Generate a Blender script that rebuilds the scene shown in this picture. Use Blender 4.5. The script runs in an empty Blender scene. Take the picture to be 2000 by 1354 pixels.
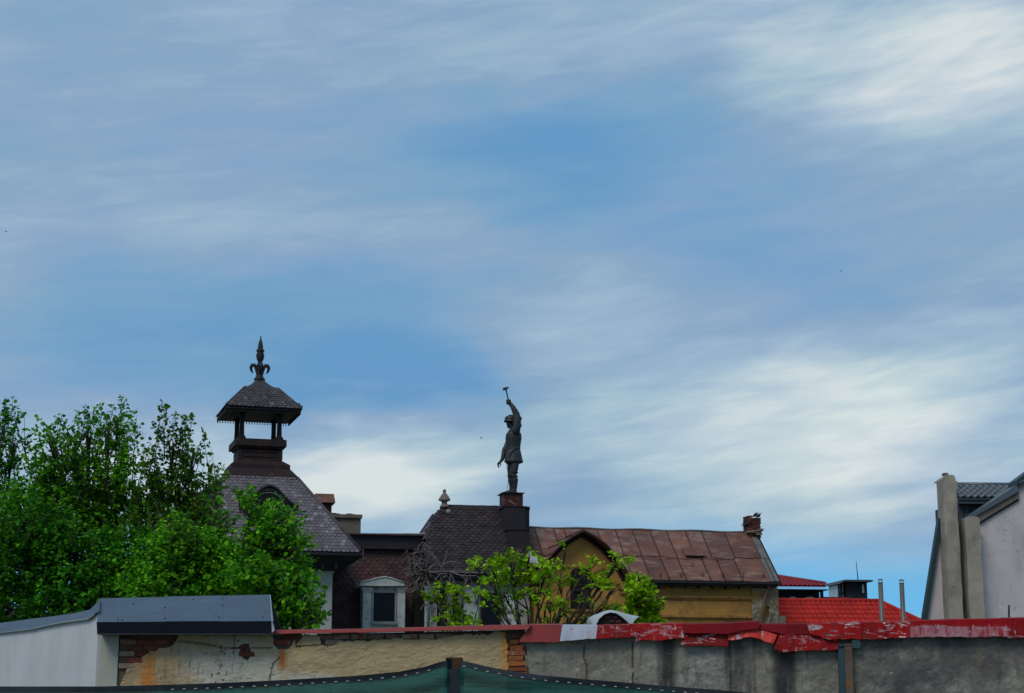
import bpy, bmesh, math, random
import numpy as np
from mathutils import Vector, Matrix, noise as mnoise
R = math.radians
rnd = random.Random(7)
sc = bpy.context.scene
COL = sc.collection

# ------------------------------------------------------------------ camera
PITCH = R(12.0); FPX = 3370.0; EYE = 1.6
cam = bpy.data.cameras.new('camera'); camo = bpy.data.objects.new('camera', cam); COL.objects.link(camo)
cam.sensor_width = 36.0; cam.lens = 36.0 * FPX / 2000.0
cam.clip_start = 0.1; cam.clip_end = 6000
camo.location = (0, 0, EYE); camo.rotation_euler = (R(90) + PITCH, 0, 0)
sc.camera = camo
sc.view_settings.view_transform = 'Standard'; sc.view_settings.look = 'None'
sc.view_settings.exposure = 0.0; sc.view_settings.gamma = 1.0
sc.view_settings.use_curve_mapping = False
sc.render.resolution_x = 1024; sc.render.resolution_y = 693
try:
    sc.cycles.max_bounces = 6; sc.cycles.transparent_max_bounces = 12
except Exception: pass

def ray(px, py):
    xc = (px - 1000.0) / FPX; yc = (677.0 - py) / FPX
    return Vector((xc, math.cos(PITCH) - yc * math.sin(PITCH), math.sin(PITCH) + yc * math.cos(PITCH)))
def at(px, py, Y):
    d = ray(px, py); return Vector((0, 0, EYE)) + d * (Y / d.y)

# ------------------------------------------------------------------ sky (world) and sun
SUN_EL, SUN_AZ = R(48), R(-150)      # azimuth from +Y clockwise: soft sun behind the camera's left shoulder
def lin(c):
    return tuple(((x / 255.) / 12.92 if x / 255. <= .04045 else ((x / 255. + .055) / 1.055) ** 2.4) for x in c)
SKY = [ # where (image point), brightness of the cloud sheet 0..1
 (60,60,.40),(300,150,.40),(100,300,.45),(300,420,.47),(500,250,.42),(450,520,.47),(700,60,.45),(950,130,.54),(700,300,.36),
 (850,280,.20),(1000,320,.06),(1200,290,.08),(1120,350,.04),(1300,220,.24),(1100,60,.60),(1300,120,.52),(1500,60,.74),(1620,130,.84),
 (1900,90,.97),(1750,30,.72),(1950,230,.72),(1700,260,.60),(1500,260,.42),(1700,400,.45),(1950,400,.44),(1400,450,.22),
 (1550,520,.24),(1900,480,.52),(1850,560,.38),(1100,480,.38),(1100,560,.49),(1200,640,.56),(1500,620,.38),(1700,640,.46),
 (900,600,.34),(600,600,.14),(200,600,.22),(50,650,.33),(400,620,.14),(650,690,.06),(800,650,.06),(750,790,.06),(860,760,.10),
 (100,740,.28),(350,760,.22),(600,780,.08),(1000,700,.38),(1100,750,.48),(1300,740,.58),(1500,720,.70),(1750,720,.86),(1920,730,.74),
 (1650,830,.96),(1350,850,.84),(1050,850,.80),(800,870,.90),(630,890,.97),(650,960,.93),(950,930,.62),(1200,910,.58),(1200,980,.60),
 (1450,950,.72),(1650,920,.95),(1800,900,.88),(1600,1000,.70),(1760,980,.58),(1300,1040,.60),(800,1020,.72),(420,890,.85),(250,900,.80),
 (80,900,.6),(1950,880,.75),(500,720,.12),(600,828,.30),(700,812,.14),(800,815,.14),(900,822,.34),(650,862,.84),(760,852,.78),(860,855,.70),(950,855,.68),(-200,300,.4),(2250,300,.6),(1000,-250,.6),(1900,-250,.75),(300,-250,.45)]
SX, SE = 1.0, 1.9
def azel(px, py):
    d = ray(px, py).normalized(); return np.array([math.atan2(d.x, d.y) * SX, math.asin(d.z) * SE])
PTS = np.array([azel(a, b) for a, b, c in SKY]); VAL = np.array([c for a, b, c in SKY]); BASE = .5; RAD = .10
def smooth(d):
    t = np.clip(1 - d / RAD, 0, 1); return t * t * (3 - 2 * t)
G = smooth(np.linalg.norm(PTS[:, None] - PTS[None], axis=2))
AMP = np.linalg.solve(G.T @ G + .06 * np.eye(len(PTS)), G.T @ (VAL - BASE))

world = bpy.data.worlds.new('World'); sc.world = world; world.use_nodes = True
nt = world.node_tree; nt.nodes.clear()
def N(t, tree=None, **kw):
    n = (tree or nt).nodes.new(t)
    for k, v in kw.items():
        if k.startswith('i_'):
            key = k[2:]; key = int(key) if key.isdigit() else key.replace('_', ' ')
            n.inputs[key].default_value = v
        else: setattr(n, k, v)
    return n
def LK(a, b, tree=None): (tree or nt).links.new(a, b)
def math_(op, a, b=None, c=None, tree=None):
    n = N('ShaderNodeMath', tree, operation=op)
    for i, x in enumerate((a, b, c)):
        if x is None: continue
        if isinstance(x, (int, float)): n.inputs[i].default_value = x
        else: LK(x, n.inputs[i], tree)
    return n.outputs[0]
tc = N('ShaderNodeTexCoord'); sep = N('ShaderNodeSeparateXYZ'); LK(tc.outputs['Generated'], sep.inputs[0])
az = math_('ARCTAN2', sep.outputs[0], sep.outputs[1]); el = math_('ARCSINE', sep.outputs[2])
comb = N('ShaderNodeCombineXYZ'); LK(math_('MULTIPLY', az, SX), comb.inputs[0]); LK(math_('MULTIPLY', el, SE), comb.inputs[1])
# wind-drawn streaks: rotate a little, stretch along the sheet
def streak(rot, scl, scale, detail, rough, seed, dist=0.0):
    mp = N('ShaderNodeMapping', vector_type='TEXTURE'); mp.inputs['Rotation'].default_value = (0, 0, rot); mp.inputs['Scale'].default_value = tuple(1 / q for q in scl)
    mp.inputs['Location'].default_value = (seed, seed * .37, 0)
    LK(comb.outputs[0], mp.inputs['Vector'])
    n = N('ShaderNodeTexNoise'); n.inputs['Scale'].default_value = scale; n.inputs['Detail'].default_value = detail
    n.inputs['Roughness'].default_value = rough; n.inputs['Distortion'].default_value = dist
    LK(mp.outputs[0], n.inputs['Vector']); return n
warp = streak(R(10), (1, 1.6, 1), 9, 3, .5, 3.1)
wv = N('ShaderNodeVectorMath', operation='SUBTRACT'); LK(warp.outputs['Color'], wv.inputs[0]); wv.inputs[1].default_value = (.5, .5, .5)
ws = N('ShaderNodeVectorMath', operation='SCALE'); LK(wv.outputs[0], ws.inputs[0]); ws.inputs['Scale'].default_value = .13
wa = N('ShaderNodeVectorMath', operation='ADD'); LK(comb.outputs[0], wa.inputs[0]); LK(ws.outputs[0], wa.inputs[1])
wm = N('ShaderNodeVectorMath', operation='MULTIPLY'); LK(wa.outputs[0], wm.inputs[0]); wm.inputs[1].default_value = (1, 1, 0)
acc = BASE
for p, a in zip(PTS, AMP):
    d = N('ShaderNodeVectorMath', operation='DISTANCE'); LK(wm.outputs[0], d.inputs[0]); d.inputs[1].default_value = (p[0], p[1], 0)
    m = N('ShaderNodeMapRange', interpolation_type='SMOOTHSTEP'); LK(d.outputs['Value'], m.inputs[0])
    m.inputs[1].default_value = 0; m.inputs[2].default_value = RAD; m.inputs[3].default_value = 1; m.inputs[4].default_value = 0
    acc = math_('MULTIPLY_ADD', m.outputs[0], float(a), acc)
s1 = streak(R(17), (1, 2.1, 1), 8, 8, .56, 1.3, 1.1); s2 = streak(R(30), (1, 2.4, 1), 28, 8, .62, 7.7, 1.2); s3 = streak(R(15), (1, 1.4, 1), 4.5, 5, .5, 5.5, .6)
acc = math_('ADD', acc, math_('MULTIPLY', math_('SUBTRACT', s1.outputs[0], .5), .26))
acc = math_('ADD', acc, math_('MULTIPLY', math_('SUBTRACT', s2.outputs[0], .5), .10))
acc = math_('ADD', acc, math_('MULTIPLY', math_('SUBTRACT', s3.outputs[0], .5), .22))
s4 = streak(R(7), (1, 4.2, 1), 11, 7, .55, 4.4, .7); r4 = N('ShaderNodeMapRange', interpolation_type='SMOOTHSTEP'); LK(s4.outputs[0], r4.inputs[0]); r4.inputs[1].default_value = .40; r4.inputs[2].default_value = .62; r4.inputs[3].default_value = -.024; r4.inputs[4].default_value = .028
acc = math_('ADD', acc, r4.outputs[0])
s5 = streak(R(24), (1, 3.6, 1), 9, 7, .55, 8.8, .7); r5 = N('ShaderNodeMapRange', interpolation_type='SMOOTHSTEP'); LK(s5.outputs[0], r5.inputs[0]); r5.inputs[1].default_value = .38; r5.inputs[2].default_value = .60; r5.inputs[3].default_value = -.045; r5.inputs[4].default_value = .035
acc = math_('ADD', acc, math_('MULTIPLY', r5.outputs[0], math_('ADD', acc, .15)))
ramp = N('ShaderNodeValToRGB'); cr = ramp.color_ramp
for i, (p, c) in enumerate([(0, (101,153,198)), (.22, (118,162,200)), (.45, (139,169,199)), (.62, (158,185,207)), (.8, (186,205,216)), (1, (218,226,227))]):
    e = cr.elements[i] if i < 2 else cr.elements.new(p)
    e.position = p; e.color = (*lin(c), 1)
LK(acc, ramp.inputs[0])
# slight drift between lavender and teal greys
hn = streak(R(12), (1, 1.5, 1), 7, 4, .5, 2.2, .5); tint = N('ShaderNodeMix', data_type='RGBA'); hr = N('ShaderNodeMapRange'); LK(hn.outputs[0], hr.inputs[0]); hr.inputs[1].default_value = .38; hr.inputs[2].default_value = .62
LK(hr.outputs[0], tint.inputs[0]); tint.inputs[6].default_value = (.975, 1.008, .985, 1); tint.inputs[7].default_value = (1.015, .993, 1.01, 1)
tm = N('ShaderNodeVectorMath', operation='MULTIPLY'); LK(ramp.outputs[0], tm.inputs[0]); LK(tint.outputs[2], tm.inputs[1])
# clear air between the sheet and the horizon
m = N('ShaderNodeMapRange', interpolation_type='SMOOTHSTEP'); LK(math_('ADD', el, math_('MULTIPLY', math_('SUBTRACT', s3.outputs[0], .5), .05)), m.inputs[0])
m.inputs[1].default_value = azel(1600, 1150)[1] / SE; m.inputs[2].default_value = azel(1600, 985)[1] / SE
m.inputs[3].default_value = 1; m.inputs[4].default_value = 0
streakm = N('ShaderNodeMapRange'); LK(streak(R(0), (1, 7, 1), 11, 3, .5, 9.1).outputs[0], streakm.inputs[0])
streakm.inputs[1].default_value = .60; streakm.inputs[2].default_value = .72; streakm.inputs[3].default_value = 1; streakm.inputs[4].default_value = .55
clear = math_('MULTIPLY', m.outputs[0], streakm.outputs[0])
low = N('ShaderNodeMapRange', interpolation_type='SMOOTHSTEP'); LK(el, low.inputs[0]); low.inputs[1].default_value = azel(1600, 1380)[1] / SE; low.inputs[2].default_value = azel(1600, 1180)[1] / SE
air = N('ShaderNodeMix', data_type='RGBA'); LK(low.outputs[0], air.inputs[0]); air.inputs[6].default_value = (*lin((186,206,216)), 1); air.inputs[7].default_value = (*lin((100,182,232)), 1)
mix = N('ShaderNodeMix', data_type='RGBA'); LK(clear, mix.inputs[0]); LK(tm.outputs[0], mix.inputs[6]); LK(air.outputs[2], mix.inputs[7])
# physical sky shining faintly through the cloud sheet; sheet values are scaled to the sky's own units
sky = N('ShaderNodeTexSky', sky_type='NISHITA'); sky.sun_disc = False; sky.sun_elevation = SUN_EL; sky.sun_rotation = SUN_AZ
sc10 = N('ShaderNodeVectorMath', operation='SCALE'); LK(mix.outputs[2], sc10.inputs[0]); sc10.inputs['Scale'].default_value = 10.0
mix2 = N('ShaderNodeMix', data_type='RGBA'); mix2.inputs[0].default_value = .05; LK(sc10.outputs[0], mix2.inputs[6]); LK(sky.outputs[0], mix2.inputs[7])
bg = N('ShaderNodeBackground'); bg.inputs['Strength'].default_value = .10; LK(mix2.outputs[2], bg.inputs[0])
wo = N('ShaderNodeOutputWorld'); LK(bg.outputs[0], wo.inputs[0])
try: world.cycles.sampling_method = 'MANUAL'; world.cycles.sample_map_resolution = 512
except Exception: pass

sun = bpy.data.lights.new('sun', 'SUN'); sun.energy = 1.6; sun.angle = R(25); sun.color = (1, .90, .76)
suno = bpy.data.objects.new('sun', sun); COL.objects.link(suno)
sd = Vector((math.sin(SUN_AZ) * math.cos(SUN_EL), math.cos(SUN_AZ) * math.cos(SUN_EL), math.sin(SUN_EL)))
suno.rotation_euler = (-sd).to_track_quat('-Z', 'Y').to_euler(); suno.location = sd * 100

# ------------------------------------------------------------------ materials
MATS = {}
def layered(name, base, base2=None, scale=3., st=(1, 1, 1), rough=.85, layers=(), bump=.3, bscale=40., bst=(1, 1, 1), vary=0., metal=0., spec=.3, pale=None, transl=0., clear=0.):
    """base/base2 mixed by noise; layers: dict(c, s, st, lo, hi, amt, box=(x0,x1,z0,z1,soft)); vary = piece-to-piece value change"""
    m = bpy.data.materials.new(name); m.use_nodes = True; t = m.node_tree; t.nodes.clear()
    L = lambda a, b: t.links.new(a, b)
    geo = t.nodes.new('ShaderNodeNewGeometry')
    def noise_(s, st_, det=6, ro=.6, dist=0.):
        mp = t.nodes.new('ShaderNodeMapping'); mp.inputs['Scale'].default_value = st_; L(geo.outputs['Position'], mp.inputs[0])
        n = t.nodes.new('ShaderNodeTexNoise'); n.inputs['Scale'].default_value = s; n.inputs['Detail'].default_value = det
        n.inputs['Roughness'].default_value = ro; n.inputs['Distortion'].default_value = dist
        L(mp.outputs[0], n.inputs['Vector']); return n.outputs[0]
    def rng(sock, lo, hi, a=0., b=1.):
        r = t.nodes.new('ShaderNodeMapRange'); L(sock, r.inputs[0])
        for i, v in zip((1, 2, 3, 4), (lo, hi, a, b)): r.inputs[i].default_value = v
        return r.outputs[0]
    def mixc(f, a, b):
        x = t.nodes.new('ShaderNodeMix'); x.data_type = 'RGBA'
        if isinstance(f, float): x.inputs[0].default_value = f
        else: L(f, x.inputs[0])
        for k, q in ((6, a), (7, b)):
            if isinstance(q, tuple): x.inputs[k].default_value = (*q, 1)
            else: L(q, x.inputs[k])
        return x.outputs[2]
    def mth(op, a, b):
        x = t.nodes.new('ShaderNodeMath'); x.operation = op
        for k, q in ((0, a), (1, b)):
            if isinstance(q, (int, float)): x.inputs[k].default_value = q
            else: L(q, x.inputs[k])
        return x.outputs[0]
    col = mixc(rng(noise_(scale, st), .32, .68), base, base2 or tuple(x * .75 for x in base))
    sx = None
    for ly in layers:
        msk = rng(noise_(ly.get('s', 3), ly.get('st', (1, 1, 1)), 8, .65, ly.get('d', .0)), ly.get('lo', .5), ly.get('hi', .6), 0, ly.get('amt', 1.))
        if 'box' in ly:
            if sx is None:
                sx = t.nodes.new('ShaderNodeSeparateXYZ'); L(geo.outputs['Position'], sx.inputs[0])
            x0, x1, z0, z1, sf = ly['box']
            if x0 is not None:
                msk = mth('MULTIPLY', msk, rng(sx.outputs[0], x0, x0 + sf)); msk = mth('MULTIPLY', msk, rng(sx.outputs[0], x1 - sf, x1, 1, 0))
            if z0 is not None:
                msk = mth('MULTIPLY', msk, rng(sx.outputs[2], z0, z0 + sf)); msk = mth('MULTIPLY', msk, rng(sx.outputs[2], z1 - sf, z1, 1, 0))
        col = mixc(msk, col, ly['c'])
    if vary or pale:
        oi = t.nodes.new('ShaderNodeObjectInfo')
        r = mth('FRACT', mth('ADD', oi.outputs['Random'], geo.outputs['Random Per Island']), 0)
        if pale: col = mixc(rng(mth('FRACT', mth('MULTIPLY', r, 7.31), 0), 1 - pale[1], 1 - pale[1] + .1, 0, pale[2]), col, pale[0])
        hsv = t.nodes.new('ShaderNodeHueSaturation'); L(col, hsv.inputs['Color']); L(rng(r, 0, 1, 1 - vary, 1 + vary), hsv.inputs['Value'])
        col = hsv.outputs[0]
    b = t.nodes.new('ShaderNodeBsdfPrincipled'); L(col, b.inputs['Base Color'])
    b.inputs['Roughness'].default_value = rough; b.inputs['Metallic'].default_value = metal
    try: b.inputs['Specular IOR Level'].default_value = spec
    except Exception: pass
    if bump:
        bp = t.nodes.new('ShaderNodeBump'); bp.inputs['Strength'].default_value = bump; bp.inputs['Distance'].default_value = .02
        L(noise_(bscale, bst, 8, .7), bp.inputs['Height']); L(bp.outputs[0], b.inputs['Normal'])
    out = t.nodes.new('ShaderNodeOutputMaterial'); s = b.outputs[0]
    if transl:
        tr = t.nodes.new('ShaderNodeBsdfTranslucent'); L(col, tr.inputs[0]); mx = t.nodes.new('ShaderNodeMixShader'); mx.inputs[0].default_value = transl
        L(s, mx.inputs[1]); L(tr.outputs[0], mx.inputs[2]); s = mx.outputs[0]
    if clear:
        tr = t.nodes.new('ShaderNodeBsdfTransparent'); mx = t.nodes.new('ShaderNodeMixShader'); mx.inputs[0].default_value = clear
        L(s, mx.inputs[1]); L(tr.outputs[0], mx.inputs[2]); s = mx.outputs[0]
    L(s, out.inputs[0]); MATS[name] = m
    return m

# ------------------------------------------------------------------ geometry helpers
class Frame:
    """a vertical working frame: u along the facade, v into depth, z up"""
    def __init__(s, ox, oy, deg):
        a = R(deg); s.a = a; s.o = Vector((ox, oy, 0)); s.U = Vector((math.cos(a), math.sin(a), 0)); s.V = Vector((-math.sin(a), math.cos(a), 0))
    def w(s, p): return s.o + s.U * p[0] + s.V * p[1] + Vector((0, 0, p[2]))
    def loc(s, q):
        d = q - s.o; return Vector((d.dot(s.U), d.dot(s.V), q.z))
    def hit(s, px, py, v=0.):
        c = s.loc(Vector((0, 0, EYE))); d = ray(px, py); dl = Vector((d.dot(s.U), d.dot(s.V), d.z))
        t = (v - c.y) / dl.y; return c + dl * t
    def hitp(s, px, py, p0, n):
        """image point on the plane through p0 with normal n (frame coordinates)"""
        c = s.loc(Vector((0, 0, EYE))); d = ray(px, py); dl = Vector((d.dot(s.U), d.dot(s.V), d.z))
        t = (p0 - c).dot(n) / dl.dot(n); return c + dl * t

def tag(o, label=None, cat=None, group=None, kind=None):
    if label: o['label'] = label
    if cat: o['category'] = cat
    if group: o['group'] = group
    if kind: o['kind'] = kind
    return o
def thing(name, label, cat, fr, base, group=None):
    o = bpy.data.objects.new(name, None); COL.objects.link(o); o.empty_display_size = .3
    o.location = fr.w(base); o.rotation_euler = (0, 0, fr.a)
    BASES[o.name] = Vector(base); return tag(o, label, cat, group)
BASES = {}
def base_of(o): return BASES.get(o.name, Vector((0, 0, 0)))

class MB:
    def __init__(s): s.v = []; s.f = []; s.sm = []
    def add(s, vs, fs, smooth=False):
        k = len(s.v); s.v.extend(Vector(x) for x in vs)
        for f in fs: s.f.append(tuple(i + k for i in f)); s.sm.append(smooth)
        return s
    def box(s, a, b):
        x0, y0, z0 = (min(p, q) for p, q in zip(a, b)); x1, y1, z1 = (max(p, q) for p, q in zip(a, b))
        return s.add([(x0,y0,z0),(x1,y0,z0),(x1,y1,z0),(x0,y1,z0),(x0,y0,z1),(x1,y0,z1),(x1,y1,z1),(x0,y1,z1)],
                     [(0,3,2,1),(4,5,6,7),(0,1,5,4),(1,2,6,5),(2,3,7,6),(3,0,4,7)])
    def hexa(s, bot, top):   # bot / top: rings of equal length
        n = len(bot); return s.add(list(bot) + list(top), [tuple(range(n))[::-1], tuple(range(n, 2 * n))] + [(i, (i + 1) % n, n + (i + 1) % n, n + i) for i in range(n)])
    def prism(s, pts, v0, v1):   # pts (u,z)
        return s.hexa([(p[0], v0, p[1]) for p in pts], [(p[0], v1, p[1]) for p in pts])
    def slab(s, poly, n, th):    # planar polygon thickened along -n
        n = Vector(n); return s.hexa([Vector(p) - n * th for p in poly], [Vector(p) for p in poly])
    def tube(s, path, rad, n=8, cap=True, flat=False):
        path = [Vector(p) for p in path]; k = len(path); rad = rad if isinstance(rad, (list, tuple)) else [rad] * k
        vs = []; fs = []; up = None
        for i, p in enumerate(path):
            d = (path[min(i + 1, k - 1)] - path[max(i - 1, 0)]).normalized()
            if up is None: up = d.orthogonal().normalized()
            a = (up - d * up.dot(d)); a = a.normalized() if a.length > 1e-6 else d.orthogonal().normalized(); up = a; b = d.cross(a)
            for j in range(n):
                t = 2 * math.pi * j / n; vs.append(p + (a * math.cos(t) + b * math.sin(t)) * rad[i])
        for i in range(k - 1):
            for j in range(n): fs.append((i * n + j, i * n + (j + 1) % n, (i + 1) * n + (j + 1) % n, (i + 1) * n + j))
        if cap: fs += [tuple(range(n))[::-1], tuple(range((k - 1) * n, k * n))]
        return s.add(vs, fs, not flat)
    def lathe(s, c, prof, n=16, smooth=True, rot=0.):   # prof (r,z) bottom to top, z relative to c
        vs = [(c[0] + r * math.cos(2 * math.pi * j / n + rot), c[1] + r * math.sin(2 * math.pi * j / n + rot), c[2] + z) for r, z in prof for j in range(n)]
        k = len(prof); fs = [(i * n + j, i * n + (j + 1) % n, (i + 1) * n + (j + 1) % n, (i + 1) * n + j) for i in range(k - 1) for j in range(n)]
        fs += [tuple(range(n))[::-1], tuple(range((k - 1) * n, k * n))]
        return s.add(vs, fs, smooth)
    def ell(s, c, r, rot=None, n=12, m=8):
        vs = []; rot = rot or Matrix.Identity(3)
        for i in range(m + 1):
            ph = math.pi * i / m
            for j in range(n):
                t = 2 * math.pi * j / n
                vs.append(Vector(c) + rot @ Vector((r[0] * math.sin(ph) * math.cos(t), r[1] * math.sin(ph) * math.sin(t), r[2] * math.cos(ph))))
        fs = [(i * n + j, (i + 1) * n + j, (i + 1) * n + (j + 1) % n, i * n + (j + 1) % n) for i in range(m) for j in range(n)]
        return s.add(vs, fs, True)
    def mesh(s, name, base=Vector((0, 0, 0)), fix=True):
        me = bpy.data.meshes.new(name); me.from_pydata([tuple(v - base) for v in s.v], [], s.f)
        me.polygons.foreach_set('use_smooth', s.sm); me.validate()
        if fix:
            bm = bmesh.new(); bm.from_mesh(me); bmesh.ops.recalc_face_normals(bm, faces=bm.faces); bm.to_mesh(me); bm.free()
        me.update(); return me
    def build(s, name, mat, parent, fix=True, label=None, kind=None, bevel=0.):
        base = base_of(parent) if parent else Vector((0, 0, 0))
        me = s.mesh(name, base, fix)
        if bevel:
            bm = bmesh.new(); bm.from_mesh(me)
            bmesh.ops.bevel(bm, geom=[e for e in bm.edges if len(e.link_faces) == 2 and e.calc_face_angle(0) > .5], offset=bevel, segments=1, affect='EDGES', clamp_overlap=True)
            bm.to_mesh(me); bm.free()
        me.materials.append(MATS[mat]); o = bpy.data.objects.new(name, me); COL.objects.link(o)
        if parent:
            o.parent = parent
            BASES[o.name] = base
        return tag(o, label=label, kind=kind)
def inst(name, me, parent, pos, ax=None, off=None):
    """another copy of a shared piece, pos in frame coordinates"""
    o = bpy.data.objects.new(name, me); COL.objects.link(o)
    p = Vector(pos) - base_of(parent)
    M4 = Matrix.Identity(4) if ax is None else Matrix((ax[0], ax[1], ax[2])).transposed().to_4x4()
    M4.translation = p; o.parent = parent; o.matrix_basis = M4; return o
def inpoly(x, y, poly):
    c = False; n = len(poly)
    for i in range(n):
        x0, y0 = poly[i]; x1, y1 = poly[i - 1]
        if (y0 > y) != (y1 > y) and x < (x1 - x0) * (y - y0) / (y1 - y0) + x0: c = not c
    return c
def shingle(kind, w, L, th):
    if kind == 'hex': o = [(-.5, L / w), (-.5, .36), (-.2, 0), (.2, 0), (.5, .36), (.5, L / w)]
    elif kind == 'round': o = [(-.48, L / w), (-.48, .28), (-.33, .08), (-.12, 0), (.12, 0), (.33, .08), (.48, .28), (.48, L / w)]
    else: o = [(-.49, L / w), (-.49, 0), (.49, 0), (.49, L / w)]
    n = len(o); vs = [(x * w, y * w, 0) for x, y in o] + [(x * w, y * w, th) for x, y in o]
    return vs, [tuple(range(n, 2 * n))] + [(i, (i + 1) % n, n + (i + 1) % n, n + i) for i in range(n)]
def cover(parent, P0, X, Y, poly, w, exp, L, th, kind, mat, name, cap=300, key=None, rest='slate_courses', seed=1, surf=None):
    """lay single shingles over the sloping polygon (s,t) spanned by X and Y from P0"""
    rg = random.Random(seed); X = Vector(X).normalized(); Y = Vector(Y).normalized(); Nn = X.cross(Y).normalized()
    if Nn.z < 0: Nn = -Nn; flip = True
    vs, fs = shingle(kind, w, L, th); mb = MB().add(vs, fs); me = mb.mesh(name); me.materials.append(MATS[mat])
    vsS, fsS = shingle(kind, w, exp * 1.0, th); meS = MB().add(vsS, fsS).mesh(name); meS.materials.append(MATS[mat])
    smin = min(p[0] for p in poly); smax = max(p[0] for p in poly); tmin = min(p[1] for p in poly); tmax = max(p[1] for p in poly)
    out = []; a = math.atan2(th * 1.15, exp * 1.6)
    Yt = (Y * math.cos(a) - Nn * math.sin(a)); Nt = X.cross(Yt)
    if Nt.dot(Nn) < 0: Nt = -Nt
    r = 0; t = tmin - exp * .4
    while t < tmax:
        s = smin + (w / 2 if r % 2 else 0)
        while s < smax + w:
            if inpoly(s, t + exp * .5, poly):
                j = rg.uniform(-.06, .06) * w; k = rg.uniform(-.05, .05) * w
                out.append((Vector(P0) + X * (s + j) + Y * (t + k) + Nn * (th * .9 + rg.uniform(0, .3) * th), s, t))
            s += w * 1.02
        t += exp; r += 1
    if key: out.sort(key=lambda q: key(q[1], q[2]))
    Xs, Ns = X, Nt
    for p, s, t in out[:cap]:
        j = rg.gauss(0, .025); X2 = (Xs + Yt * j).normalized(); Y2 = (Yt - Xs * j).normalized()
        inst(name, meS if t + L > tmax else me, parent, p, (X2, Y2, Ns))
    if out[cap:]:
        mb = MB()
        for p, s, t in out[cap:]: mb.add([p + Xs * x + Yt * y + Ns * z for x, y, z in (vsS if t + L > tmax else vs)], fs)
        mb.build(rest, mat, parent, fix=False, kind='stuff')
def fbm(x, y, z, o=4): return mnoise.fractal(Vector((x, y, z)), 1.0, 2.0, o)
def relief(u0, u1, z0, z1, step, v, disp, mask=None, back=.05):
    """irregular rendered surface as a fine grid with its own edges; v towards the camera is smaller"""
    nu = max(1, int((u1 - u0) / step)); nz = max(1, int((z1 - z0) / step)); mb = MB(); idx = {}
    U = [u0 + (u1 - u0) * i / nu for i in range(nu + 1)]; Z = [z0 + (z1 - z0) * j / nz for j in range(nz + 1)]
    on = [[(mask is None or mask((U[i] + U[i + 1]) / 2, (Z[j] + Z[j + 1]) / 2)) for j in range(nz)] for i in range(nu)]
    vs = []; fs = []
    def vid(i, j, b):
        k = (i, j, b)
        if k not in idx:
            idx[k] = len(vs); vs.append((U[i], v + (disp(U[i], Z[j]) if not b else back), Z[j]))
        return idx[k]
    for i in range(nu):
        for j in range(nz):
            if not on[i][j]: continue
            fs.append((vid(i, j, 0), vid(i + 1, j, 0), vid(i + 1, j + 1, 0), vid(i, j + 1, 0)))
            for (di, dj, a, b) in ((-1, 0, (i, j), (i, j + 1)), (1, 0, (i + 1, j + 1), (i + 1, j)), (0, -1, (i + 1, j), (i, j)), (0, 1, (i, j + 1), (i + 1, j + 1))):
                ii, jj = i + di, j + dj
                if not (0 <= ii < nu and 0 <= jj < nz and on[ii][jj]):
                    fs.append((vid(*a, 0), vid(*b, 0), vid(*b, 1), vid(*a, 1)))
    mb.add(vs, fs); return mb
def mesh_from_mods(me, voxel, smooth_it=2):
    o = bpy.data.objects.new('tmp', me); COL.objects.link(o)
    m = o.modifiers.new('r', 'REMESH'); m.mode = 'VOXEL'; m.voxel_size = voxel; m.use_smooth_shade = True
    s = o.modifiers.new('s', 'SMOOTH'); s.factor = .5; s.iterations = smooth_it
    bpy.context.view_layer.update(); dg = bpy.context.evaluated_depsgraph_get()
    r = bpy.data.meshes.new_from_object(o.evaluated_get(dg)); bpy.data.objects.remove(o); return r
# ------------------------------------------------------------------ material list
def WX(px): return at(px, 1290, 22).x
def WZ(py): return at(1000, py, 22).z
layered('ground_soil', (.13,.12,.09), (.07,.09,.04), scale=.6, bump=.4, bscale=8)
layered('white_render', (.57,.59,.63), (.49,.51,.55), scale=1.2, bump=.25, bscale=120, layers=[dict(c=(.36,.36,.37), s=1.2, st=(1,1,.3), lo=.52, hi=.76, amt=.35), dict(c=(.42,.42,.42), s=5, lo=.56, hi=.7, amt=.3)])
layered('pillar_render', (.36,.38,.33), (.31,.33,.29), scale=2, bump=.25, bscale=90)
layered('blue_sheet', (.070,.108,.155), (.055,.088,.13), scale=1.2, rough=.6, bump=.05, bscale=3, spec=.3, layers=[dict(c=(.045,.06,.08), s=6, st=(2.5,1,.4), lo=.5, hi=.7, amt=.5), dict(c=(.15,.2,.25), s=9, st=(.4,1,1), lo=.55, hi=.8, amt=.4)])
layered('navy_sheet', (.004,.008,.015), (.006,.010,.017), scale=1, rough=.75, bump=.05, bscale=4, spec=.1)
layered('salmon_sheet', (.26,.040,.040), (.20,.032,.034), scale=2, rough=.6, bump=.03, bscale=5, spec=.2, layers=[dict(c=(.20,.05,.045), s=6, lo=.58, hi=.72, amt=.6)])
layered('peeled_white', (.42,.46,.55), (.33,.37,.45), scale=3, rough=.6, bump=.1, bscale=12, layers=[dict(c=(.40,.12,.10), s=9, lo=.60, hi=.63, amt=.7), dict(c=(.15,.16,.2), s=18, lo=.60, hi=.64, amt=.6)])
PEEL = [dict(c=(.34,.31,.33), s=5.2, st=(.7,1,2.6), lo=.56, hi=.60, amt=.7, d=.8), dict(c=(.62,.62,.66), s=9, st=(.6,1,2), lo=.62, hi=.65, amt=.8), dict(c=(.09,.025,.02), s=7, st=(1,1,1.5), lo=.57, hi=.64, amt=.8), dict(c=(.20,.10,.05), s=4, lo=.6, hi=.7, amt=.6)]
layered('peeled_red', (.32,.008,.009), (.18,.007,.010), scale=3, rough=.75, bump=.3, bscale=25, layers=PEEL, spec=.1, vary=.15)
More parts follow.
